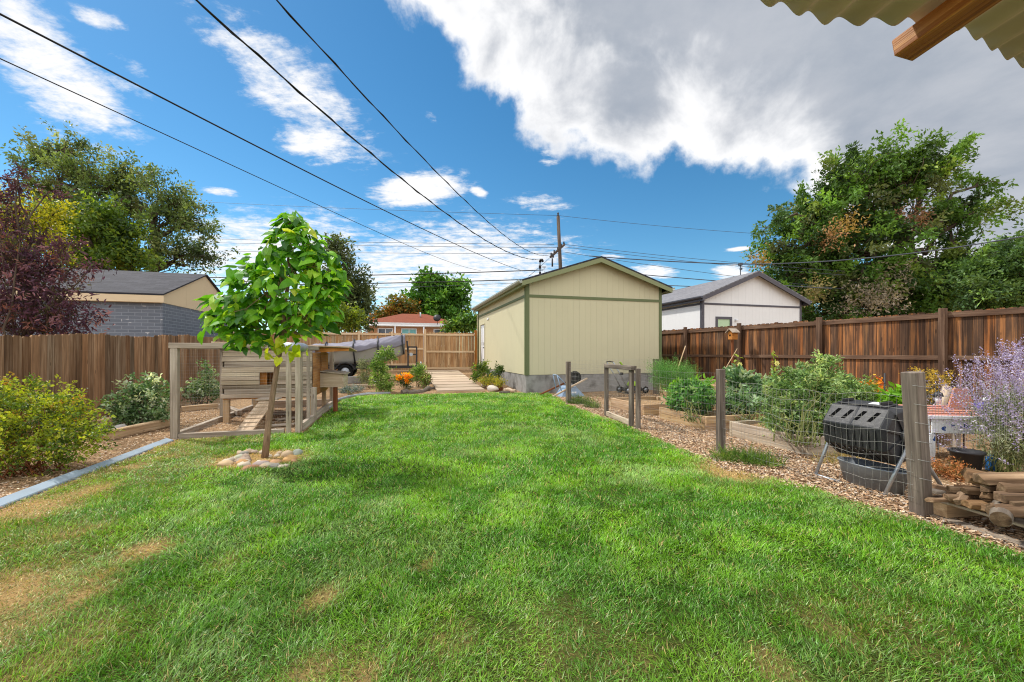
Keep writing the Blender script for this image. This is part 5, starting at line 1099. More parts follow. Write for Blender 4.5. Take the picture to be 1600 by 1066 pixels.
lr = np.random.default_rng(33)
def logp(u, w, z, ang, tilt, L, a, b, kind, label=None, tint=(1, 1, 1)):
    c = pl0 + pd * u + pn * (w + .05) + V(0, 0, z); d = nrm((pd * math.cos(ang) + pn * math.sin(ang)) * math.cos(tilt) + EZ * math.sin(tilt)); s = nrm(np.cross(EZ, d)); n = np.cross(d, s); m = MB()
    rl = lr.uniform(-.5, .5); s, n = s * math.cos(rl) + n * math.sin(rl), n * math.cos(rl) - s * math.sin(rl)
    if kind == 'round':
        m.tube([c - d * L / 2, c, c + d * L / 2], [a, a * 1.03, a * .97], 14, tint, smooth=True); mat = 'logbark'
    elif kind == 'wedge':
        k = 5; prof = [(-a, -b * .6), (a * .8, -b)] + [(a * math.cos(t), b * math.sin(t)) for t in np.linspace(-.1, 2.6, k)]
        ns = 5; np_ = len(prof); vs = []; ls = []; o_ = lr.uniform(0, 40, 3)
        for si in range(ns):
            t_ = (si / (ns - 1) - .5) * L; kk = lr.uniform(.82, 1.1)
            for x, y in prof:
                x2, y2 = x * kk * lr.uniform(.85, 1.12), y * kk * lr.uniform(.82, 1.15); vs.append(c + d * (t_ + lr.normal(0, .008)) + s * x2 + n * y2); ls.append(o_ + V(t_, x2, y2))
        fs = [(q * np_ + e, q * np_ + (e + 1) % np_, (q + 1) * np_ + (e + 1) % np_, (q + 1) * np_ + e) for q in range(ns - 1) for e in range(np_)] + [tuple(reversed(range(np_))), tuple((ns - 1) * np_ + e for e in range(np_))]
        m.add(vs, fs, tint, ls); mat = 'log'
    else: m.box(c, (L, 2 * a, 2 * b), np.stack([d, s, n], 1), tint); mat = 'log'
    o = m.build('firewood', M[mat], bevel=.004)
    if kind == 'round':
        for q in (-1, 1):
            e = MB(); e.lathe(c + d * q * (L / 2 + .0015), [(a * .93, 0), (a * .5, .001), (0, .001)], 14, (.5, .46, .42), R=np.stack([s, n, d * q], 1)); e.build('cut_end', M['log'], o)
    tag(o, label or 'small split firewood piece wedged low in the pile on the pallet', 'firewood', 'firewood on the pallet')
H2 = math.pi / 2
def uw(x, y, z):
    d = gp(x, y, z) - pl0; return float(d @ pd), float(d @ pn)
def lpx(x, y, z, *a): u, w = uw(x, y, z); logp(u, w, z, *a)
lpx(1556, 800, .215, H2 + .5, .05, .34, .05, .048, 'round', 'round grey log with a dark cut end at the front of the firewood', (.8, .78, .76))
lpx(1582, 748, .40, 1.1, .12, .42, .065, .042, 'wedge', 'largest pale weathered slab across the top of the firewood', (1.15, 1.12, 1.05))
lpx(1548, 752, .35, .75, -.15, .3, .07, .035, 'wedge', 'curved orange brown slab sloping off the top of the firewood', (1, .88, .7))
lpx(1486, 770, .195, .35, -.06, .24, .05, .022, 'square', 'pale flat board piece at the left end of the firewood', (1.15, 1.12, 1.1))
lpx(1499, 776, .215, -1.2, -.3, .19, .04, .022, 'square', 'grey squared block tipped forward at the left of the firewood', (1.0, 1.0, 1.0))
lpx(1590, 778, .31, 1.35, .02, .3, .036, .028, 'square', 'squared grey brown beam end stacked above the round log', (.85, .82, .8))
lpx(1525, 768, .24, .5, .1, .26, .045, .035, 'wedge', 'reddish brown split wedge in the middle of the firewood', (1, .82, .64))
lpx(1590, 800, .24, H2 - .5, .1, .3, .06, .05, 'wedge', 'dark end split log at the right front of the firewood', (.7, .66, .62))
lpx(1537, 790, .19, 1.3, 0, .3, .04, .03, 'wedge', 'flat orange split piece left of the round grey log', (1.05, .9, .7))
lpx(1572, 776, .27, 1.2, 0, .3, .045, .035, 'wedge', 'tan split wedge under the squared beam end', (1, .92, .82))
lpx(1512, 790, .175, .1, 0, .3, .04, .025, 'square', 'flat tan board lying lowest at the front of the firewood', (.95, .88, .78))
for x, y, z, an, L, a, b, tn in ((1476, 782, .17, 1.4, .3, .035, .02, .95), (1508, 780, .2, 1.2, .28, .035, .03, .7), (1522, 784, .19, 1.7, .26, .03, .03, .8), (1534, 768, .27, 1.3, .3, .035, .03, .62), (1560, 762, .32, 1.5, .3, .035, .03, .75), (1512, 768, .24, .9, .26, .03, .025, .9), (1574, 794, .23, 1.25, .26, .035, .03, .7), (1597, 790, .27, 1.4, .26, .035, .035, .6), (1598, 764, .36, 1.2, .3, .04, .03, .8)):
    lpx(x, y, z, an, .03, L, a, b, ('wedge', 'square')[int(x) % 2], None, (tn, tn * .95, tn * .88))
for k in range(44):
    u = lr.uniform(.06, .95); w = lr.uniform(.12, .85); z = .17 + (.1 + .16 * min(1, u / .6)) * lr.random() * (1 if w > .25 else .3)
    tn = lr.uniform(.6, 1.15); logp(u, w, z, (lr.normal(H2, .35) if lr.random() < .7 else lr.uniform(-.6, .6)), lr.normal(0, .12), lr.uniform(.2, .34), lr.uniform(.025, .045), lr.uniform(.02, .036), ('wedge', 'square')[int(lr.integers(2))], None, (tn, tn * .95, tn * .88))
# ------------------------------------------------------------------ driftwood, stones and blocks of the far planting beds
def wlog(x0, y0, x1, y1, r, label, mat='logbark', dz=.0, name='driftwood_log'):
    m = MB(); p, q = gp(x0, y0, .05) + V(0, 0, dz), gp(x1, y1, .05) + V(0, 0, dz); rg = np.random.default_rng(int(x0)); limb(m, p, q, r, r * .75, rg, 7, .04, 9); tag(m.build(name, M[mat]), label, 'log')
wlog(628, 614, 655, 612, .09, 'long grey driftwood log edging the marigold bed'); wlog(655, 612, 681, 607, .08, 'dark driftwood log at the ramp end of the marigold bed'); wlog(633, 608, 651, 606, .05, 'pale thin driftwood branch lying behind the edging log', 'sand_wood', .02); wlog(668, 604, 680, 601, .07, 'stubby driftwood root beside the ramp', 'logbark', .06)
wlog(648, 597, 668, 592, .05, 'bleached driftwood branch higher in the marigold bed', 'sand_wood', .05)
m = rock(gp(770, 608, .08), .24, .16, .13, S(206, 196, 184), rr); tag(m.build('rock', M['stone'], sub=1), 'pale rock at the right foot of the ramp', 'rock')
m = rock(gp(756, 603, .12), .12, .1, .13, S(186, 168, 150), rr); tag(m.build('rock', M['stone'], sub=1), 'small upright stone on the right edge of the ramp', 'rock')
m = MB(); p = gp(780, 611, 0); m.tube([p, p + V(.02, .02, .12), p + V(.0, .03, .24)], [.12, .1, .05], 9); tag(m.build('tree_stump', M['redwood']), 'small pointed brown stump before the garage corner', 'stump')
wlog(788, 610, 806, 612, .07, 'pale cut log lying against the garage base', 'sand_wood'); wlog(782, 614, 796, 613, .05, 'low grey log in front of the pale cut log', 'logbark')
m = MB(); q = lot(-5.1, 3.4, .2); m.box(q + V(0, 0, .1), (1.3, .2, .24), LOT); tag(m.build('concrete_block', M['concrete'], bevel=.01), 'grey concrete block row below the boat trailer', 'block')
m = MB(); q = lot(-4.6, 3.25, .2); m.box(q + V(0, 0, .13), (.22, .18, .2), LOT); tag(m.build('paver_block', M['white'], bevel=.01), 'white block standing on the grey block row', 'block')
m = MB(); m.bar(lot(-5.4, 2.0, .2), lot(-4.2, 2.3, .2), .1, .07); tag(m.build('board', M['sand_wood'], bevel=.005), 'pale board edging the bed right of the coop', 'board')
m = MB(); m.bar(lot(-6.3, 4.2, .28), lot(-3.0, 4.2, .28), .12, .14); tag(m.build('landscape_timber', M['bed_wood'], bevel=.01), 'long tan timber running below the boat trailer', 'timber')
m = MB(); pts = [gp(*q) + V(0, 0, .03) for q in ((512, 640), (525, 628), (545, 622), (575, 617), (610, 616))]; m.tube(pts, .045, 7); tag(m.build('bed_edging', M['galv']), 'curved grey edging along the back of the lawn', 'edging')
m = MB(); c = lot(.05, .05, 0)
# ------------------------------------------------------------------ plants
def C(r, g, b, k=1.0): return tuple(x * k for x in S(r, g, b))
def pblob(x, y, Y, rx, ry, rd=None, w=1.0):
    k = Y / F; return (at(x, y, Y), (rx * k, (rd if rd else (rx + ry) / 2) * k, ry * k), w)
def trunk_tree(name, label, cat, base, blobs, top, r0, twigs, per, L, W, cols, seed, twr=.5, kind='diamond', barkm='bark', group=None, shell=.35, leafm='leaf', limbs=3, tl=.8, twigf=.25, jit=.2, extra=None, crownname='crown', bare=0, bough=None, droop=.15, up=.3):
    rng = np.random.default_rng(seed); rt = thing(name, base, label, cat, group); m = MB(); top = np.asarray(top, float)
    pts = limb(m, np.asarray(base) - V(0, 0, .2), top, r0, r0 * .45, rng, 8, .03, 10)
    geo, tcs, gi = crown_geo(rng, blobs, twigs, per, L, W, cols, twr, kind, shell, up, tl, jit, droop, .5, bough)
    for bi, b in enumerate(blobs):
        s = pts[int(rng.integers(3, 8))]; lp = limb(m, s, b[0], r0 * .38, r0 * .14, rng, 6, .07, 7)
        for ti in np.where(gi == bi)[0]:
            if rng.random() < twigf * (.3 if bough else 1): limb(m, lp[int(rng.integers(2, 7))], tcs[ti], r0 * .09, r0 * .03, rng, 4, .1, 4)
    m.build('trunk', M[barkm], rt)
    gs = [geo]
    if extra: gs += extra(rng)
    v, f, t = merge_geo(gs); np_mesh(crownname, v, f, t, M[leafm], rt); return rt
def bush(name, label, cat, base, blobs, twigs, per, L, W, cols, seed, twr=.1, kind='ovate', stems=10, leafm='leaf', shell=.3, tl=.16, group=None, barkm='stem', sr=.008, jit=.2, up=.4, droop=.1, extra=None, flat=.5):
    rng = np.random.default_rng(seed); rt = thing(name, base, label, cat, group)
    geo, tcs, gi = crown_geo(rng, blobs, twigs, per, L, W, cols, twr, kind, shell, up, tl, jit, droop, flat)
    m = MB(); base = np.asarray(base, float)
    for k in range(stems):
        t = tcs[int(rng.integers(len(tcs)))]; b0 = base + V(*(rng.normal(0, .05, 2) * (1 + 3.5 * blobs[0][1][0])), -.02) * V(1, 1, 1); limb(m, b0, t, sr, sr * .4, rng, 5, .06, 5)
    m.build('stems', M[barkm], rt)
    gs = [geo] + (extra(rng, tcs) if extra else [])
    v, f, t = merge_geo(gs); np_mesh('foliage', v, f, t, M[leafm], rt); return rt
def g0(p): return V(p[0], p[1], 0)
# --- the young catalpa on the lawn
rng = np.random.default_rng(4)
tb = gp(413, 717); YT = 4.82
CAT = thing('catalpa_tree', tb, 'young bright green large leaved tree with a slanting trunk on the lawn', 'tree')
m = MB(); tp = [tb - V(0, 0, .05), at(419, 668, YT), at(427, 610, YT), at(436, 555, YT), at(441, 518, YT), at(446, 470, YT), at(455, 420, YT)]
m.tube(tp, [.042, .034, .03, .028, .027, .022, .014], 10)
cb_ = [pblob(458, 348, YT, 24, 16, 22, 1), pblob(462, 378, YT, 44, 28, 38, 1.1), pblob(440, 412, YT, 50, 28, 46, 1), pblob(500, 415, YT, 34, 30, 34, 1.1), pblob(395, 440, YT, 38, 28, 40, 1.2), pblob(455, 452, YT, 60, 34, 55, .8), pblob(516, 456, YT, 26, 34, 30, 1.1), pblob(372, 478, YT, 40, 24, 38, 1.2), pblob(345, 508, YT, 28, 22, 30, 1.1), pblob(400, 500, YT, 50, 28, 46, 1), pblob(485, 490, YT, 46, 26, 42, 1), pblob(388, 532, YT, 30, 20, 26, .9), pblob(470, 520, YT, 30, 16, 26, .7)]
for c, r, w in cb_:
    s = tp[int(rng.integers(4, 7))]; q = limb(m, s, c, .016, .006, rng, 5, .08, 6)
    for k in range(5):
        e = c + rng.normal(0, .45, 3) * np.array(r); limb(m, q[int(rng.integers(2, 6))], e, .007, .003, rng, 4, .08, 5)
m.build('trunk', M['bark_tan'], CAT)
N = 1080; gi = rng.choice(len(cb_), N, p=np.array([b[2] * b[1][0] * b[1][2] for b in cb_]) / sum(b[2] * b[1][0] * b[1][2] for b in cb_))
CC = np.array([b[0] for b in cb_])[gi]; RR = np.array([b[1] for b in cb_])[gi]; uu = rng.normal(size=(N, 3)) + V(0, -.15, .35); uu /= np.linalg.norm(uu, axis=1, keepdims=True)
pos = CC + uu * RR * (.45 + .55 * rng.random(N) ** .5)[:, None]
hor = uu * V(1, 1, 0); d = hor * .75 + rng.normal(0, .5, (N, 3)) * V(1, 1, .6); d[:, 2] -= .2 + .6 * rng.random(N)
n = uu * .5 + rng.normal(0, .36, (N, 3)) + V(-.1, -.05, .9)
col = pick_cols(rng, N, [(C(102, 164, 40), 4), (C(130, 188, 48), 3), (C(62, 114, 36), 2.8), (C(166, 204, 60), 1.1), (C(200, 212, 74), .35)], .12)
sz = rng.uniform(.4, 1.25, N)
v, f, t = leaf_geo('heart', pos, d, n, .152 * sz, .112 * sz, col)
hi = at(437, 545, YT); low = np.array([hi + V(x, y, z) for x, y, z in rng.normal(0, 1, (26, 3)) * V(.16, .12, .08)]); cl = pick_cols(rng, 26, [(C(168, 190, 30), 2), (C(206, 214, 50), 1)], .1)
g2 = leaf_geo('heart', low, rng.normal(0, .6, (26, 3)) - V(0, 0, .8), rng.normal(0, .5, (26, 3)) + V(0, -.4, .6), .12, .1, cl)
v, f, t = merge_geo([(v, f, t), g2]); np_mesh('crown', v, f, t, M['bigleaf'], CAT)
# --- big background trees
EL = [(C(82, 116, 46), 3), (C(106, 142, 54), 2.2), (C(62, 90, 42), 2.6), (C(134, 156, 70), .8), (C(104, 114, 70), .8)]
def deadtw(spots):
    def fn(rng):
        out = []
        for (x, y, Y, rx, ry, n, col) in spots:
            b = pblob(x, y, Y, rx, ry); out.append(crown_geo(rng, [b], n, 16, .2, .07, [(col, 1)], .45, 'diamond', .1, .2, .9)[0])
        return out
    return fn
YB = 26.0
trunk_tree('elm_tree', 'tallest dense green elm with dry orange patches beyond the right fence', 'tree', g0(at(1395, 500, YB)),
    [pblob(1330, 290, YB, 48, 46), pblob(1400, 262, YB, 55, 38), pblob(1455, 268, YB, 42, 40), pblob(1270, 335, YB, 46, 44), pblob(1220, 395, YB, 36, 48), pblob(1300, 380, YB, 60, 55), pblob(1375, 350, YB, 58, 55, None, .8), pblob(1270, 450, YB, 60, 45), pblob(1350, 440, YB, 70, 50), pblob(1430, 440, YB, 70, 50), pblob(1480, 330, YB, 36, 42, None, .7), pblob(1520, 330, YB, 40, 34, None, .6), pblob(1556, 325, YB, 26, 12, None, .7), pblob(1500, 395, YB, 55, 40, None, .5), pblob(1530, 278, YB, 18, 14, None, .8), pblob(1205, 350, YB, 22, 30, None, .8), pblob(1480, 460, YB, 60, 36, None, .8), pblob(1212, 455, YB, 26, 30), pblob(1290, 490, YB, 70, 34), pblob(1380, 490, YB, 70, 34), pblob(1470, 490, YB, 70, 30), pblob(1545, 470, YB, 50, 30), pblob(1500, 425, YB, 50, 34)],
    at(1402, 320, YB), .42, 4600, 22, .27, .125, EL, 101, twr=.3, tl=.9, up=.4, shell=.45, bough=(380, 2.9, .42), jit=.22, extra=deadtw([(1295, 372, YB - 2.2, 24, 15, 22, C(178, 138, 100)), (1325, 350, YB - 2.6, 16, 12, 14, C(176, 146, 80)), (1430, 340, YB - 1.5, 30, 16, 30, C(150, 110, 84)), (1360, 470, YB - 2.8, 40, 26, 55, C(150, 138, 122)), (1390, 440, YB - 2.5, 34, 26, 36, C(140, 130, 110)), (1190, 405, YB - 1.5, 10, 12, 12, C(170, 136, 84)), (1270, 455, YB - 2.5, 20, 20, 24, C(140, 128, 84))]), limbs=5, twigf=.5)
trunk_tree('elm_tree', 'dark feathery elm at the far right edge behind the fence', 'tree', g0(at(1580, 500, 21)), [pblob(1570, 410, 21, 38, 36), pblob(1610, 440, 21, 50, 50), pblob(1560, 460, 21, 50, 30, None, .8), pblob(1640, 390, 21, 40, 40), pblob(1530, 445, 21, 22, 20, None, .7)], at(1600, 400, 21), .25, 1000, 20, .23, .11, [(C(84, 116, 60), 3), (C(108, 138, 70), 2), (C(68, 96, 54), 2)], 102, twr=.3, tl=.9, bough=(80, 2.2, .35))
YL = 23.0
LE = [(C(98, 120, 66), 3), (C(120, 140, 78), 2.2), (C(78, 98, 58), 2.2), (C(142, 152, 100), .8)]
trunk_tree('elm_tree', 'tall loose crowned elm rising behind the slate brick garage', 'tree', g0(at(150, 420, YL)), [pblob(95, 235, YL, 42, 32), pblob(70, 290, YL, 30, 44, None, .7), pblob(130, 270, YL, 46, 38), pblob(175, 290, YL, 46, 36), pblob(160, 345, YL, 55, 36, None, .7), pblob(100, 330, YL, 46, 40, None, .7), pblob(205, 270, YL, 22, 20), pblob(60, 240, YL, 16, 16, None, .7), pblob(205, 320, YL, 24, 30, None, .8)], at(140, 300, YL), .32, 1000, 18, .2, .09, LE, 103, twr=.26, tl=.8, twigf=.8, bough=(95, 2.2, .34))
trunk_tree('elm_tree', 'open dark elm with visible limbs left of the beige gable', 'tree', g0(at(218, 420, 22)), [pblob(245, 290, 22, 26, 28), pblob(275, 315, 22, 34, 28), pblob(290, 340, 22, 28, 22, None, .8), pblob(245, 345, 22, 34, 26, None, .5), pblob(280, 385, 22, 46, 28, None, .8), pblob(320, 400, 22, 18, 16, None, .6), pblob(240, 395, 22, 30, 22, None, .6)], at(244, 320, 22), .3, 520, 17, .19, .085, LE, 104, twr=.26, tl=.8, twigf=.9, bough=(52, 1.9, .32))
YG = [(C(116, 140, 42), 3), (C(150, 164, 52), 1.2), (C(88, 116, 42), 3), (C(66, 94, 38), 2.2)]
trunk_tree('maple_tree', 'yellow green layered maple behind the dark shingle roof', 'tree', g0(at(150, 430, 18.5)), [pblob(150, 330, 18.5, 42, 18), pblob(180, 355, 18.5, 34, 20), pblob(120, 395, 18.5, 44, 30), pblob(180, 400, 18.5, 46, 26), pblob(90, 350, 18.5, 26, 20), pblob(215, 405, 18.5, 22, 14), pblob(140, 370, 18.5, 40, 18)], at(150, 360, 18.5), .2, 760, 16, .19, .1, YG, 105, twr=.26, tl=.8, bough=(80, 1.6, .3))
trunk_tree('locust_tree', 'yellow tinged tree behind the purple leaf plum at the left edge', 'tree', g0(at(20, 430, 14)), [pblob(10, 330, 14, 30, 30), pblob(50, 345, 14, 30, 22), pblob(30, 385, 14, 60, 32), pblob(-30, 360, 14, 40, 40), pblob(85, 330, 14, 18, 14)], at(20, 370, 14), .16, 560, 18, .13, .06, [(C(170, 168, 34), 3), (C(196, 190, 44), 2), (C(112, 128, 40), 2)], 106, twr=.35)
YP = 7.6
trunk_tree('plum_tree', 'purple leaved plum tree behind the left fence', 'tree', g0(at(45, 530, YP)), [pblob(30, 400, YP, 42, 52), pblob(-20, 430, YP, 50, 70), pblob(70, 450, YP, 46, 40), pblob(40, 490, YP, 70, 38), pblob(110, 420, YP, 26, 12, None, .8), pblob(145, 415, YP, 20, 6, None, .9), pblob(100, 380, YP, 22, 14, None, .7), pblob(120, 490, YP, 36, 26, None, .9), pblob(22, 340, YP, 18, 22, None, .9), pblob(28, 290, YP, 12, 22, None, .8), pblob(85, 415, YP, 30, 20), pblob(12, 310, YP, 14, 12, None, .5), pblob(75, 300, YP, 20, 7, None, .6), pblob(100, 520, YP, 40, 16)],
    at(35, 400, YP), .07, 620, 13, .09, .031, [(C(98, 62, 82), 3), (C(76, 48, 66), 3), (C(138, 98, 110), 1.4), (C(140, 92, 84), .5), (C(96, 92, 60), .3)], 107, twr=.11, kind='ovate', tl=.3, twigf=.6, droop=.35)
trunk_tree('plum_tree', 'tall purple twig shoot of the plum thicket at the far left', 'tree', g0(at(5, 530, 7.2)), [pblob(29, 268, 7.2, 13, 6), pblob(26, 290, 7.2, 11, 14), pblob(10, 300, 7.2, 10, 6)], at(29, 268, 7.2), .02, 16, 9, .085, .03, [(C(70, 44, 60), 1), (C(92, 66, 80), 1)], 117, twr=.07, kind='ovate', tl=.2, twigf=1)
trunk_tree('ash_tree', 'grey green upright tree behind the bright young tree', 'tree', g0(at(545, 520, 24)), [pblob(528, 400, 24, 20, 26), pblob(540, 440, 24, 30, 36), pblob(560, 465, 24, 24, 26), pblob(520, 470, 24, 40, 34), pblob(545, 495, 24, 46, 20), pblob(525, 380, 24, 10, 14)], at(534, 400, 24), .2, 480, 18, .26, .11, [(C(86, 100, 60), 3), (C(104, 116, 70), 2), (C(66, 82, 50), 2)], 108, twr=.4, twigf=.4)
trunk_tree('hedge_tree', 'sunlit yellow green bushy tree behind the back fence', 'tree', g0(at(500, 520, 21)), [pblob(500, 492, 21, 34, 24), pblob(470, 500, 21, 30, 20), pblob(540, 500, 21, 22, 14), pblob(455, 485, 21, 20, 22)], at(500, 490, 21), .12, 320, 18, .2, .11, [(C(112, 132, 38), 3), (C(86, 108, 36), 2), (C(150, 160, 50), 1.2)], 109, twr=.3)
trunk_tree('rust_tree', 'small rusty orange leaved tree left of the red roof', 'tree', g0(at(620, 515, 42)), [pblob(622, 482, 42, 20, 16), pblob(605, 495, 42, 20, 12), pblob(590, 498, 42, 14, 10), pblob(640, 485, 42, 10, 14)], at(620, 485, 42), .2, 200, 16, .4, .2, [(C(150, 104, 46), 2), (C(122, 110, 46), 2), (C(96, 104, 44), 2)], 110, twr=.6)
trunk_tree('maple_tree', 'rounded green tree rising behind the red roofed house', 'tree', g0(at(690, 515, 44)), [pblob(672, 442, 44, 24, 16), pblob(660, 465, 44, 24, 14), pblob(690, 470, 44, 34, 26), pblob(712, 455, 44, 22, 18), pblob(690, 495, 44, 40, 20), pblob(715, 490, 44, 18, 20), pblob(655, 485, 44, 18, 14)], at(688, 455, 44), .3, 520, 18, .46, .26, [(C(82, 132, 42), 3), (C(64, 108, 38), 2.4), (C(108, 152, 56), 1.2)], 111, twr=.6)
trunk_tree('hedge_tree', 'low green tree between the red roof and the garage', 'tree', g0(at(728, 520, 30)), [pblob(722, 506, 30, 14, 12), pblob(738, 505, 30, 12, 11), pblob(708, 512, 30, 12, 8)], at(728, 503, 30), .1, 160, 16, .26, .15, [(C(92, 132, 44), 2), (C(74, 108, 40), 2), (C(120, 150, 60), 1)], 112, twr=.35)
# far rows of trees that close the horizon between the lots
for k, (x, y, Y, rx, ry, lb) in enumerate(((-260, 430, 30, 200, 110, 'broad dark tree far beyond the left edge'), (1800, 440, 30, 160, 90, 'broad dark tree far beyond the right edge'))):
    trunk_tree('far_tree', lb, 'tree', g0(at(x, 530, Y)), [pblob(x, y, Y, rx, ry), pblob(x + rx * .5, y + 30, Y, rx * .6, ry * .6), pblob(x - rx * .5, y + 20, Y, rx * .6, ry * .7)], at(x, y, Y), .4, 260, 14, .6, .3, EL, 120 + k, twr=1.0)
# --- shrubs of the left bed
bush('spirea_bush', 'large yellow green bush at the left edge of the bed', 'shrub', gp(40, 742), [pblob(60, 645, 4.35, 66, 42, 70), pblob(20, 625, 4.4, 46, 34, 60), pblob(110, 690, 4.2, 50, 34, 50), pblob(30, 700, 4.1, 70, 46, 60), pblob(140, 670, 4.5, 26, 26, 30), pblob(-50, 670, 4.3, 70, 70, 70), pblob(95, 640, 4.6, 34, 26, 40)], 900, 15, .034, .02, [(C(142, 158, 40), 3), (C(174, 180, 52), 2.2), (C(94, 118, 38), 2.4), (C(186, 146, 56), .4), (C(72, 92, 34), 1.4)], 201, twr=.05, stems=46, sr=.006, barkm='redwood', tl=.14)
VAR = [(C(112, 142, 94), 3), (C(150, 170, 136), 2.2), (C(84, 116, 72), 2), (C(206, 214, 188), 1.5)]
bush('euonymus_shrub', 'variegated grey green shrub before the left fence', 'shrub', gp(222, 669), [pblob(218, 630, 6.8, 40, 28), pblob(245, 610, 6.9, 22, 22), pblob(195, 640, 6.7, 26, 20), pblob(250, 640, 6.8, 18, 20), pblob(222, 655, 6.7, 40, 14), pblob(215, 605, 6.9, 22, 16)], 340, 13, .06, .034, VAR, 202, twr=.07, stems=22, barkm='bark')
bush('euonymus_shrub', 'smaller variegated shrub behind the coop run', 'shrub', gp(318, 637), [pblob(318, 606, 9.4, 22, 16), pblob(325, 585, 9.4, 10, 10), pblob(303, 615, 9.4, 14, 12), pblob(332, 612, 9.4, 14, 14), pblob(320, 572, 9.4, 5, 8)], 150, 12, .065, .034, VAR, 203, twr=.09, stems=14, barkm='bark')
# --- far planting beds either side of the ramp
Gm = [(C(112, 146, 62), 3), (C(140, 166, 80), 2), (C(88, 118, 56), 1.6), (C(186, 200, 136), .8)]
bush('viburnum_shrub', 'tall light green shrub at the lawn edge left of the ramp', 'shrub', gp(597, 612), [pblob(597, 590, 12.6, 17, 16), pblob(598, 562, 12.6, 12, 14), pblob(604, 550, 12.6, 9, 9), pblob(588, 572, 12.6, 8, 12), pblob(596, 604, 12.6, 17, 8), pblob(612, 556, 12.6, 5, 6)], 170, 12, .1, .035, Gm, 204, twr=.1, stems=16)
bush('marigold', 'clump of orange yellow marigolds left of the ramp', 'flower', gp(631, 606, .05), [pblob(631, 594, 13.4, 10, 8), pblob(636, 600, 13.4, 8, 6)], 60, 10, .07, .025, [(C(60, 90, 40), 2), (C(48, 76, 40), 1)], 205, twr=.08, extra=lambda rng, tc: [crown_geo(rng, [pblob(632, 588, 13.2, 11, 6), pblob(622, 590, 13.2, 4, 4), pblob(637, 592, 13.2, 6, 5)], 46, 8, .07, .05, [(C(236, 176, 20), 3), (C(240, 150, 16), 2)], .05, 'diamond', .3, .2, .05)[0]])
bush('catmint', 'low silvery blue groundcover before the concrete block row', 'plant', gp(548, 615, .05), [pblob(552, 608, 12.6, 16, 5), pblob(538, 612, 12.4, 10, 4)], 120, 12, .06, .014, [(C(134, 148, 150), 3), (C(106, 124, 112), 2), (C(160, 168, 178), 1)], 206, twr=.08, leafm='leaf_dull', stems=8, up=1.0)
bush('weed_clump', 'loose grey green weeds before the boat trailer', 'plant', gp(575, 606, .1), [pblob(573, 588, 14, 12, 9), pblob(580, 575, 14, 9, 8), pblob(566, 570, 14, 5, 9)], 110, 10, .09, .016, [(C(142, 150, 112), 2), (C(116, 130, 90), 2), (C(172, 170, 140), 1)], 207, twr=.1, leafm='leaf_dull', up=1)
bush('lily_clump', 'dark green leafy plant beside the marigolds', 'plant', gp(655, 604, .08), [pblob(650, 585, 14, 12, 10), pblob(664, 592, 13.6, 8, 8), pblob(655, 577, 14, 8, 8)], 110, 10, .1, .03, Gm, 208, twr=.1)
bush('ornamental_shrub', 'small bronze green plant at the left edge of the ramp', 'plant', gp(666, 604, .06), [pblob(666, 592, 13.6, 6, 9)], 60, 10, .07, .03, [(C(96, 104, 52), 2), (C(122, 104, 60), 1)], 209, twr=.06)
bush('rose_bush', 'taller green bush by the garage door right of the ramp', 'shrub', gp(752, 596, .12), [pblob(748, 578, 15, 9, 10), pblob(757, 574, 15, 7, 9), pblob(744, 588, 14.5, 7, 7)], 110, 11, .08, .036, [(C(92, 118, 40), 3), (C(126, 146, 48), 1.4), (C(66, 92, 40), 2)], 210, twr=.09)
bush('rose_bush', 'slim green bush against the garage wall behind the sedum', 'shrub', gp(778, 600, .08), [pblob(777, 582, 14, 5, 10), pblob(782, 576, 14, 4, 8), pblob(765, 585, 14.2, 4, 8)], 70, 10, .08, .034, [(C(84, 110, 44), 2), (C(66, 92, 40), 2)], 211, twr=.07)
bush('sedum', 'yellow green sedum mound beside the ramp foot', 'plant', gp(772, 606, .03), [pblob(766, 594, 13.6, 15, 6), pblob(780, 598, 13.2, 11, 6), pblob(756, 596, 13.8, 8, 6)], 140, 12, .05, .03, [(C(164, 160, 52), 3), (C(124, 134, 52), 2), (C(190, 172, 70), 1)], 212, twr=.07)
# --- vegetables
bush('fern_bush', 'feathery bright green asparagus fern near the garage corner', 'plant', gp(1052, 622), [pblob(1052, 582, 9.3, 30, 19), pblob(1035, 588, 9.3, 20, 20), pblob(1072, 590, 9.3, 18, 16), pblob(1050, 602, 9.2, 24, 12), pblob(1020, 575, 9.3, 14, 10, None, .3)], 620, 30, .06, .0045, [(C(104, 156, 76), 3), (C(78, 128, 58), 3), (C(132, 176, 100), 1)], 221, twr=.1, stems=30, tl=.3, up=1.2, kind='diamond')
PEP = [(C(86, 138, 66), 3), (C(112, 162, 76), 2), (C(62, 108, 56), 2.2), (C(164, 194, 126), .9)]
bush('pepper_plant', 'dark leafy pepper bush in the bed left of the middle post', 'vegetable plant', gp(1080, 655, .2), [pblob(1062, 622, 7.4, 22, 18), pblob(1090, 618, 7.3, 24, 16), pblob(1080, 627, 7.2, 28, 10), pblob(1072, 606, 7.5, 18, 8), pblob(1104, 626, 7.1, 10, 10)], 300, 12, .085, .038, PEP, 222, twr=.08, stems=16)
g_ = [(C(128, 176, 44), 3), (C(104, 152, 44), 2)]
bush('lettuce_plant', 'bright lime green leaves on top behind the pepper bush', 'vegetable plant', gp(1088, 640, .2), [pblob(1064, 604, 7.7, 14, 6), pblob(1098, 604, 7.7, 14, 8), pblob(1080, 608, 7.7, 18, 6)], 90, 8, .11, .055, g_, 223, twr=.07)
SQ = [(C(112, 146, 100), 3), (C(146, 174, 132), 1.8), (C(82, 116, 72), 2), (C(176, 192, 158), .9)]
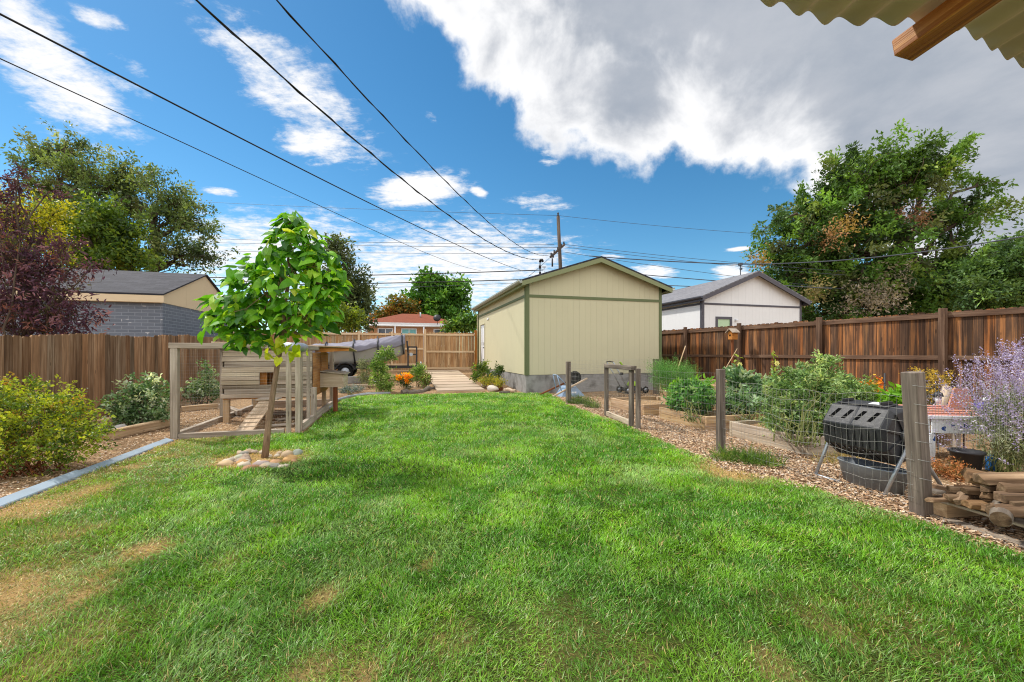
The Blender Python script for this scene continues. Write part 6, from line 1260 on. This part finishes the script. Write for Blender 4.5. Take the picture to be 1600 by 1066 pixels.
bush('squash_plant', 'grey green squash plant right of the middle post', 'vegetable plant', gp(1165, 655, .2), [pblob(1160, 600, 7.6, 22, 18), pblob(1185, 615, 7.4, 26, 16), pblob(1150, 625, 7.2, 22, 14), pblob(1175, 635, 7.0, 34, 12), pblob(1200, 605, 7.8, 18, 14), pblob(1146, 590, 7.8, 10, 14)], 330, 11, .1, .055, SQ, 224, twr=.09, stems=18)
TOM = [(C(132, 162, 100), 3), (C(160, 184, 126), 1.8), (C(98, 130, 72), 2.2), (C(184, 196, 130), .9), (C(74, 100, 56), .8)]
bush('tomato_plant', 'large tangled tomato bush in the nearest raised bed', 'vegetable plant', gp(1255, 690, .2), [pblob(1250, 610, 5.7, 44, 34), pblob(1285, 630, 5.6, 34, 40), pblob(1228, 650, 5.5, 30, 30), pblob(1265, 660, 5.4, 44, 26), pblob(1290, 575, 5.9, 13, 22), pblob(1225, 625, 5.8, 24, 28), pblob(1260, 588, 5.8, 26, 14), pblob(1210, 665, 5.4, 12, 16)], 950, 14, .058, .022, TOM, 225, twr=.06, stems=40)
bush('tomato_plant', 'trailing tomato row behind the compost tumbler', 'vegetable plant', gp(1360, 690, .1), [pblob(1335, 620, 6.4, 30, 24), pblob(1370, 632, 6.3, 30, 18), pblob(1320, 645, 6.2, 24, 24), pblob(1395, 640, 6.2, 22, 16), pblob(1315, 600, 6.6, 18, 14)], 560, 13, .06, .024, TOM, 226, twr=.07, stems=24)
bush('marigold', 'orange and yellow flowers above the compost tumbler', 'flower', gp(1375, 680, .1), [pblob(1365, 612, 6.8, 22, 10), pblob(1385, 622, 6.6, 18, 10), pblob(1355, 600, 7.0, 10, 8)], 90, 9, .06, .026, [(C(110, 136, 60), 2), (C(146, 160, 60), 1)], 227, twr=.07, extra=lambda rng, tc: [crown_geo(rng, [pblob(1362, 606, 6.7, 20, 9), pblob(1384, 620, 6.5, 18, 10), pblob(1375, 595, 6.9, 8, 8)], 60, 7, .045, .034, [(C(232, 150, 40), 3), (C(222, 180, 60), 2), (C(196, 96, 50), 1)], .04, 'diamond', .3, .2, .05)[0]])
bush('lettuce_plant', 'lime green leafy plant left of the big leaning post', 'vegetable plant', gp(1405, 680, .1), [pblob(1403, 622, 5.8, 10, 14)], 50, 8, .09, .05, g_, 228, twr=.06)
bush('dill_plant', 'yellow seed heads on thin stalks behind the big leaning post', 'plant', gp(1450, 660), [pblob(1440, 585, 6.2, 22, 10), pblob(1470, 590, 6.2, 18, 10), pblob(1450, 610, 6.0, 26, 20, None, .5)], 110, 12, .03, .014, [(C(206, 172, 60), 3), (C(176, 150, 72), 2), (C(150, 140, 80), 1)], 229, twr=.05, stems=60, sr=.004, tl=.1, kind='diamond')
def hollyhock(px_, base_y, top_y, Y, seed, label):
    rng = np.random.default_rng(seed); b = at(px_, base_y, Y); t = at(px_ + 2, top_y, Y); rt = thing('okra_stalk', g0(b), label, 'flower'); m = MB(); pts = limb(m, b, t, .009, .004, rng, 6, .02, 6); m.build('stem', M['stem'], rt)
    pos = np.array([pts[int(rng.integers(1, 7))] + rng.normal(0, .02, 3) for _ in range(34)]); dd = rng.normal(0, 1, (34, 3)) + V(0, 0, .5)
    v, f, tt = leaf_geo('ovate', pos, dd, rng.normal(0, .4, (34, 3)) + V(0, 0, .8), .08, .04, pick_cols(rng, 34, [(C(160, 178, 70), 2), (C(128, 150, 60), 1)])); np_mesh('leaves', v, f, tt, M['leaf'], rt)
    n = 9; c = at(px_ + 5, top_y + 12, Y - .05); an = np.linspace(0, 2 * math.pi, n); dd = np.stack([np.cos(an), -.5 + 0 * an, np.sin(an)], 1); v, f, tt = leaf_geo('ovate', np.repeat(c[None], n, 0), dd, np.repeat(V(0, -1, .2)[None], n, 0), .06, .05, np.repeat(np.array(C(240, 236, 170))[None], n, 0)); np_mesh('blossom', v, f, tt, M['petal'], rt)
hollyhock(1150, 610, 558, 8.0, 301, 'pale yellow flower stalk just right of the middle post'); hollyhock(1208, 615, 556, 8.0, 302, 'pale yellow flower stalk left of the big tomato bush')
def sage(rng, tc):
    N = 1050; b = gp(1640, 745); out = []
    tgt = np.stack([rng.normal(0, .36, N), rng.normal(0, .32, N), rng.uniform(.55, 1.32, N)], 1); tgt[:, 2] -= .55 * np.hypot(tgt[:, 0], tgt[:, 1]) ** 1.4
    P = b + tgt; dirs = tgt * V(.6, .6, 1) ; dirs = dirs / np.linalg.norm(dirs, axis=1, keepdims=True); k = 22; i = np.repeat(np.arange(N), k); t = np.tile(np.linspace(0, 1, k), N)
    pos = P[i] + dirs[i] * (t * .2)[:, None] + rng.normal(0, .01, (N * k, 3))
    out.append(leaf_geo('diamond', pos, rng.normal(0, 1, (N * k, 3)) + dirs[i], rng.normal(0, 1, (N * k, 3)), .019, .011, pick_cols(rng, N * k, [(C(174, 160, 200), 3), (C(150, 138, 180), 2.4), (C(204, 196, 216), 1.4)], .1)))
    return out
bush('russian_sage', 'tall lavender flowered sage bush at the right edge', 'shrub', gp(1575, 745), [pblob(1585, 690, 4.2, 46, 42), pblob(1622, 650, 4.2, 60, 56), pblob(1560, 650, 4.3, 26, 36, None, .6)], 700, 14, .045, .009, [(C(144, 154, 114), 3), (C(168, 174, 144), 2), (C(108, 122, 84), 2)], 230, twr=.07, stems=90, sr=.003, tl=.2, up=1.2, leafm='leaf_dull', kind='diamond', extra=sage)
bush('dried_weed', 'rusty dry weed tuft on the chips behind the firewood', 'plant', gp(1485, 752), [pblob(1482, 738, 4.1, 26, 13), pblob(1500, 745, 4.0, 16, 10)], 180, 14, .03, .01, [(C(178, 116, 70), 3), (C(150, 110, 70), 2), (C(120, 110, 60), 1)], 231, twr=.05, stems=20, sr=.003, leafm='leaf_dull', kind='diamond', barkm='redwood')
bush('grass_tuft', 'long uncut grass tuft beside the bare patch at the lawn edge', 'grass tuft', gp(1160, 728), [pblob(1155, 722, 4.7, 40, 7), pblob(1190, 728, 4.5, 26, 6)], 150, 14, .13, .006, [(C(88, 124, 40), 2), (C(124, 144, 60), 1), (C(70, 100, 36), 1)], 232, twr=.05, kind='blade', up=1.6, droop=-.5, stems=4, sr=.002)
bush('grass_tuft', 'shaggy grass tuft at the foot of the far garden post', 'grass tuft', gp(905, 634), [pblob(905, 629, 9.9, 18, 5), pblob(925, 636, 9.2, 12, 5)], 110, 12, .13, .009, [(C(88, 118, 44), 2), (C(110, 132, 60), 1)], 233, twr=.07, kind='blade', up=1.6, droop=-.5, stems=4, sr=.002)
bush('dry_grass', 'pale dry grass under the tumbler and tub', 'grass tuft', gp(1310, 745), [pblob(1310, 725, 4.6, 40, 8), pblob(1400, 760, 3.8, 26, 8), pblob(1350, 720, 4.8, 40, 6)], 120, 12, .08, .005, [(C(176, 156, 96), 2), (C(140, 138, 80), 1)], 234, twr=.06, kind='blade', up=1.4, droop=-.4, stems=4, sr=.002)
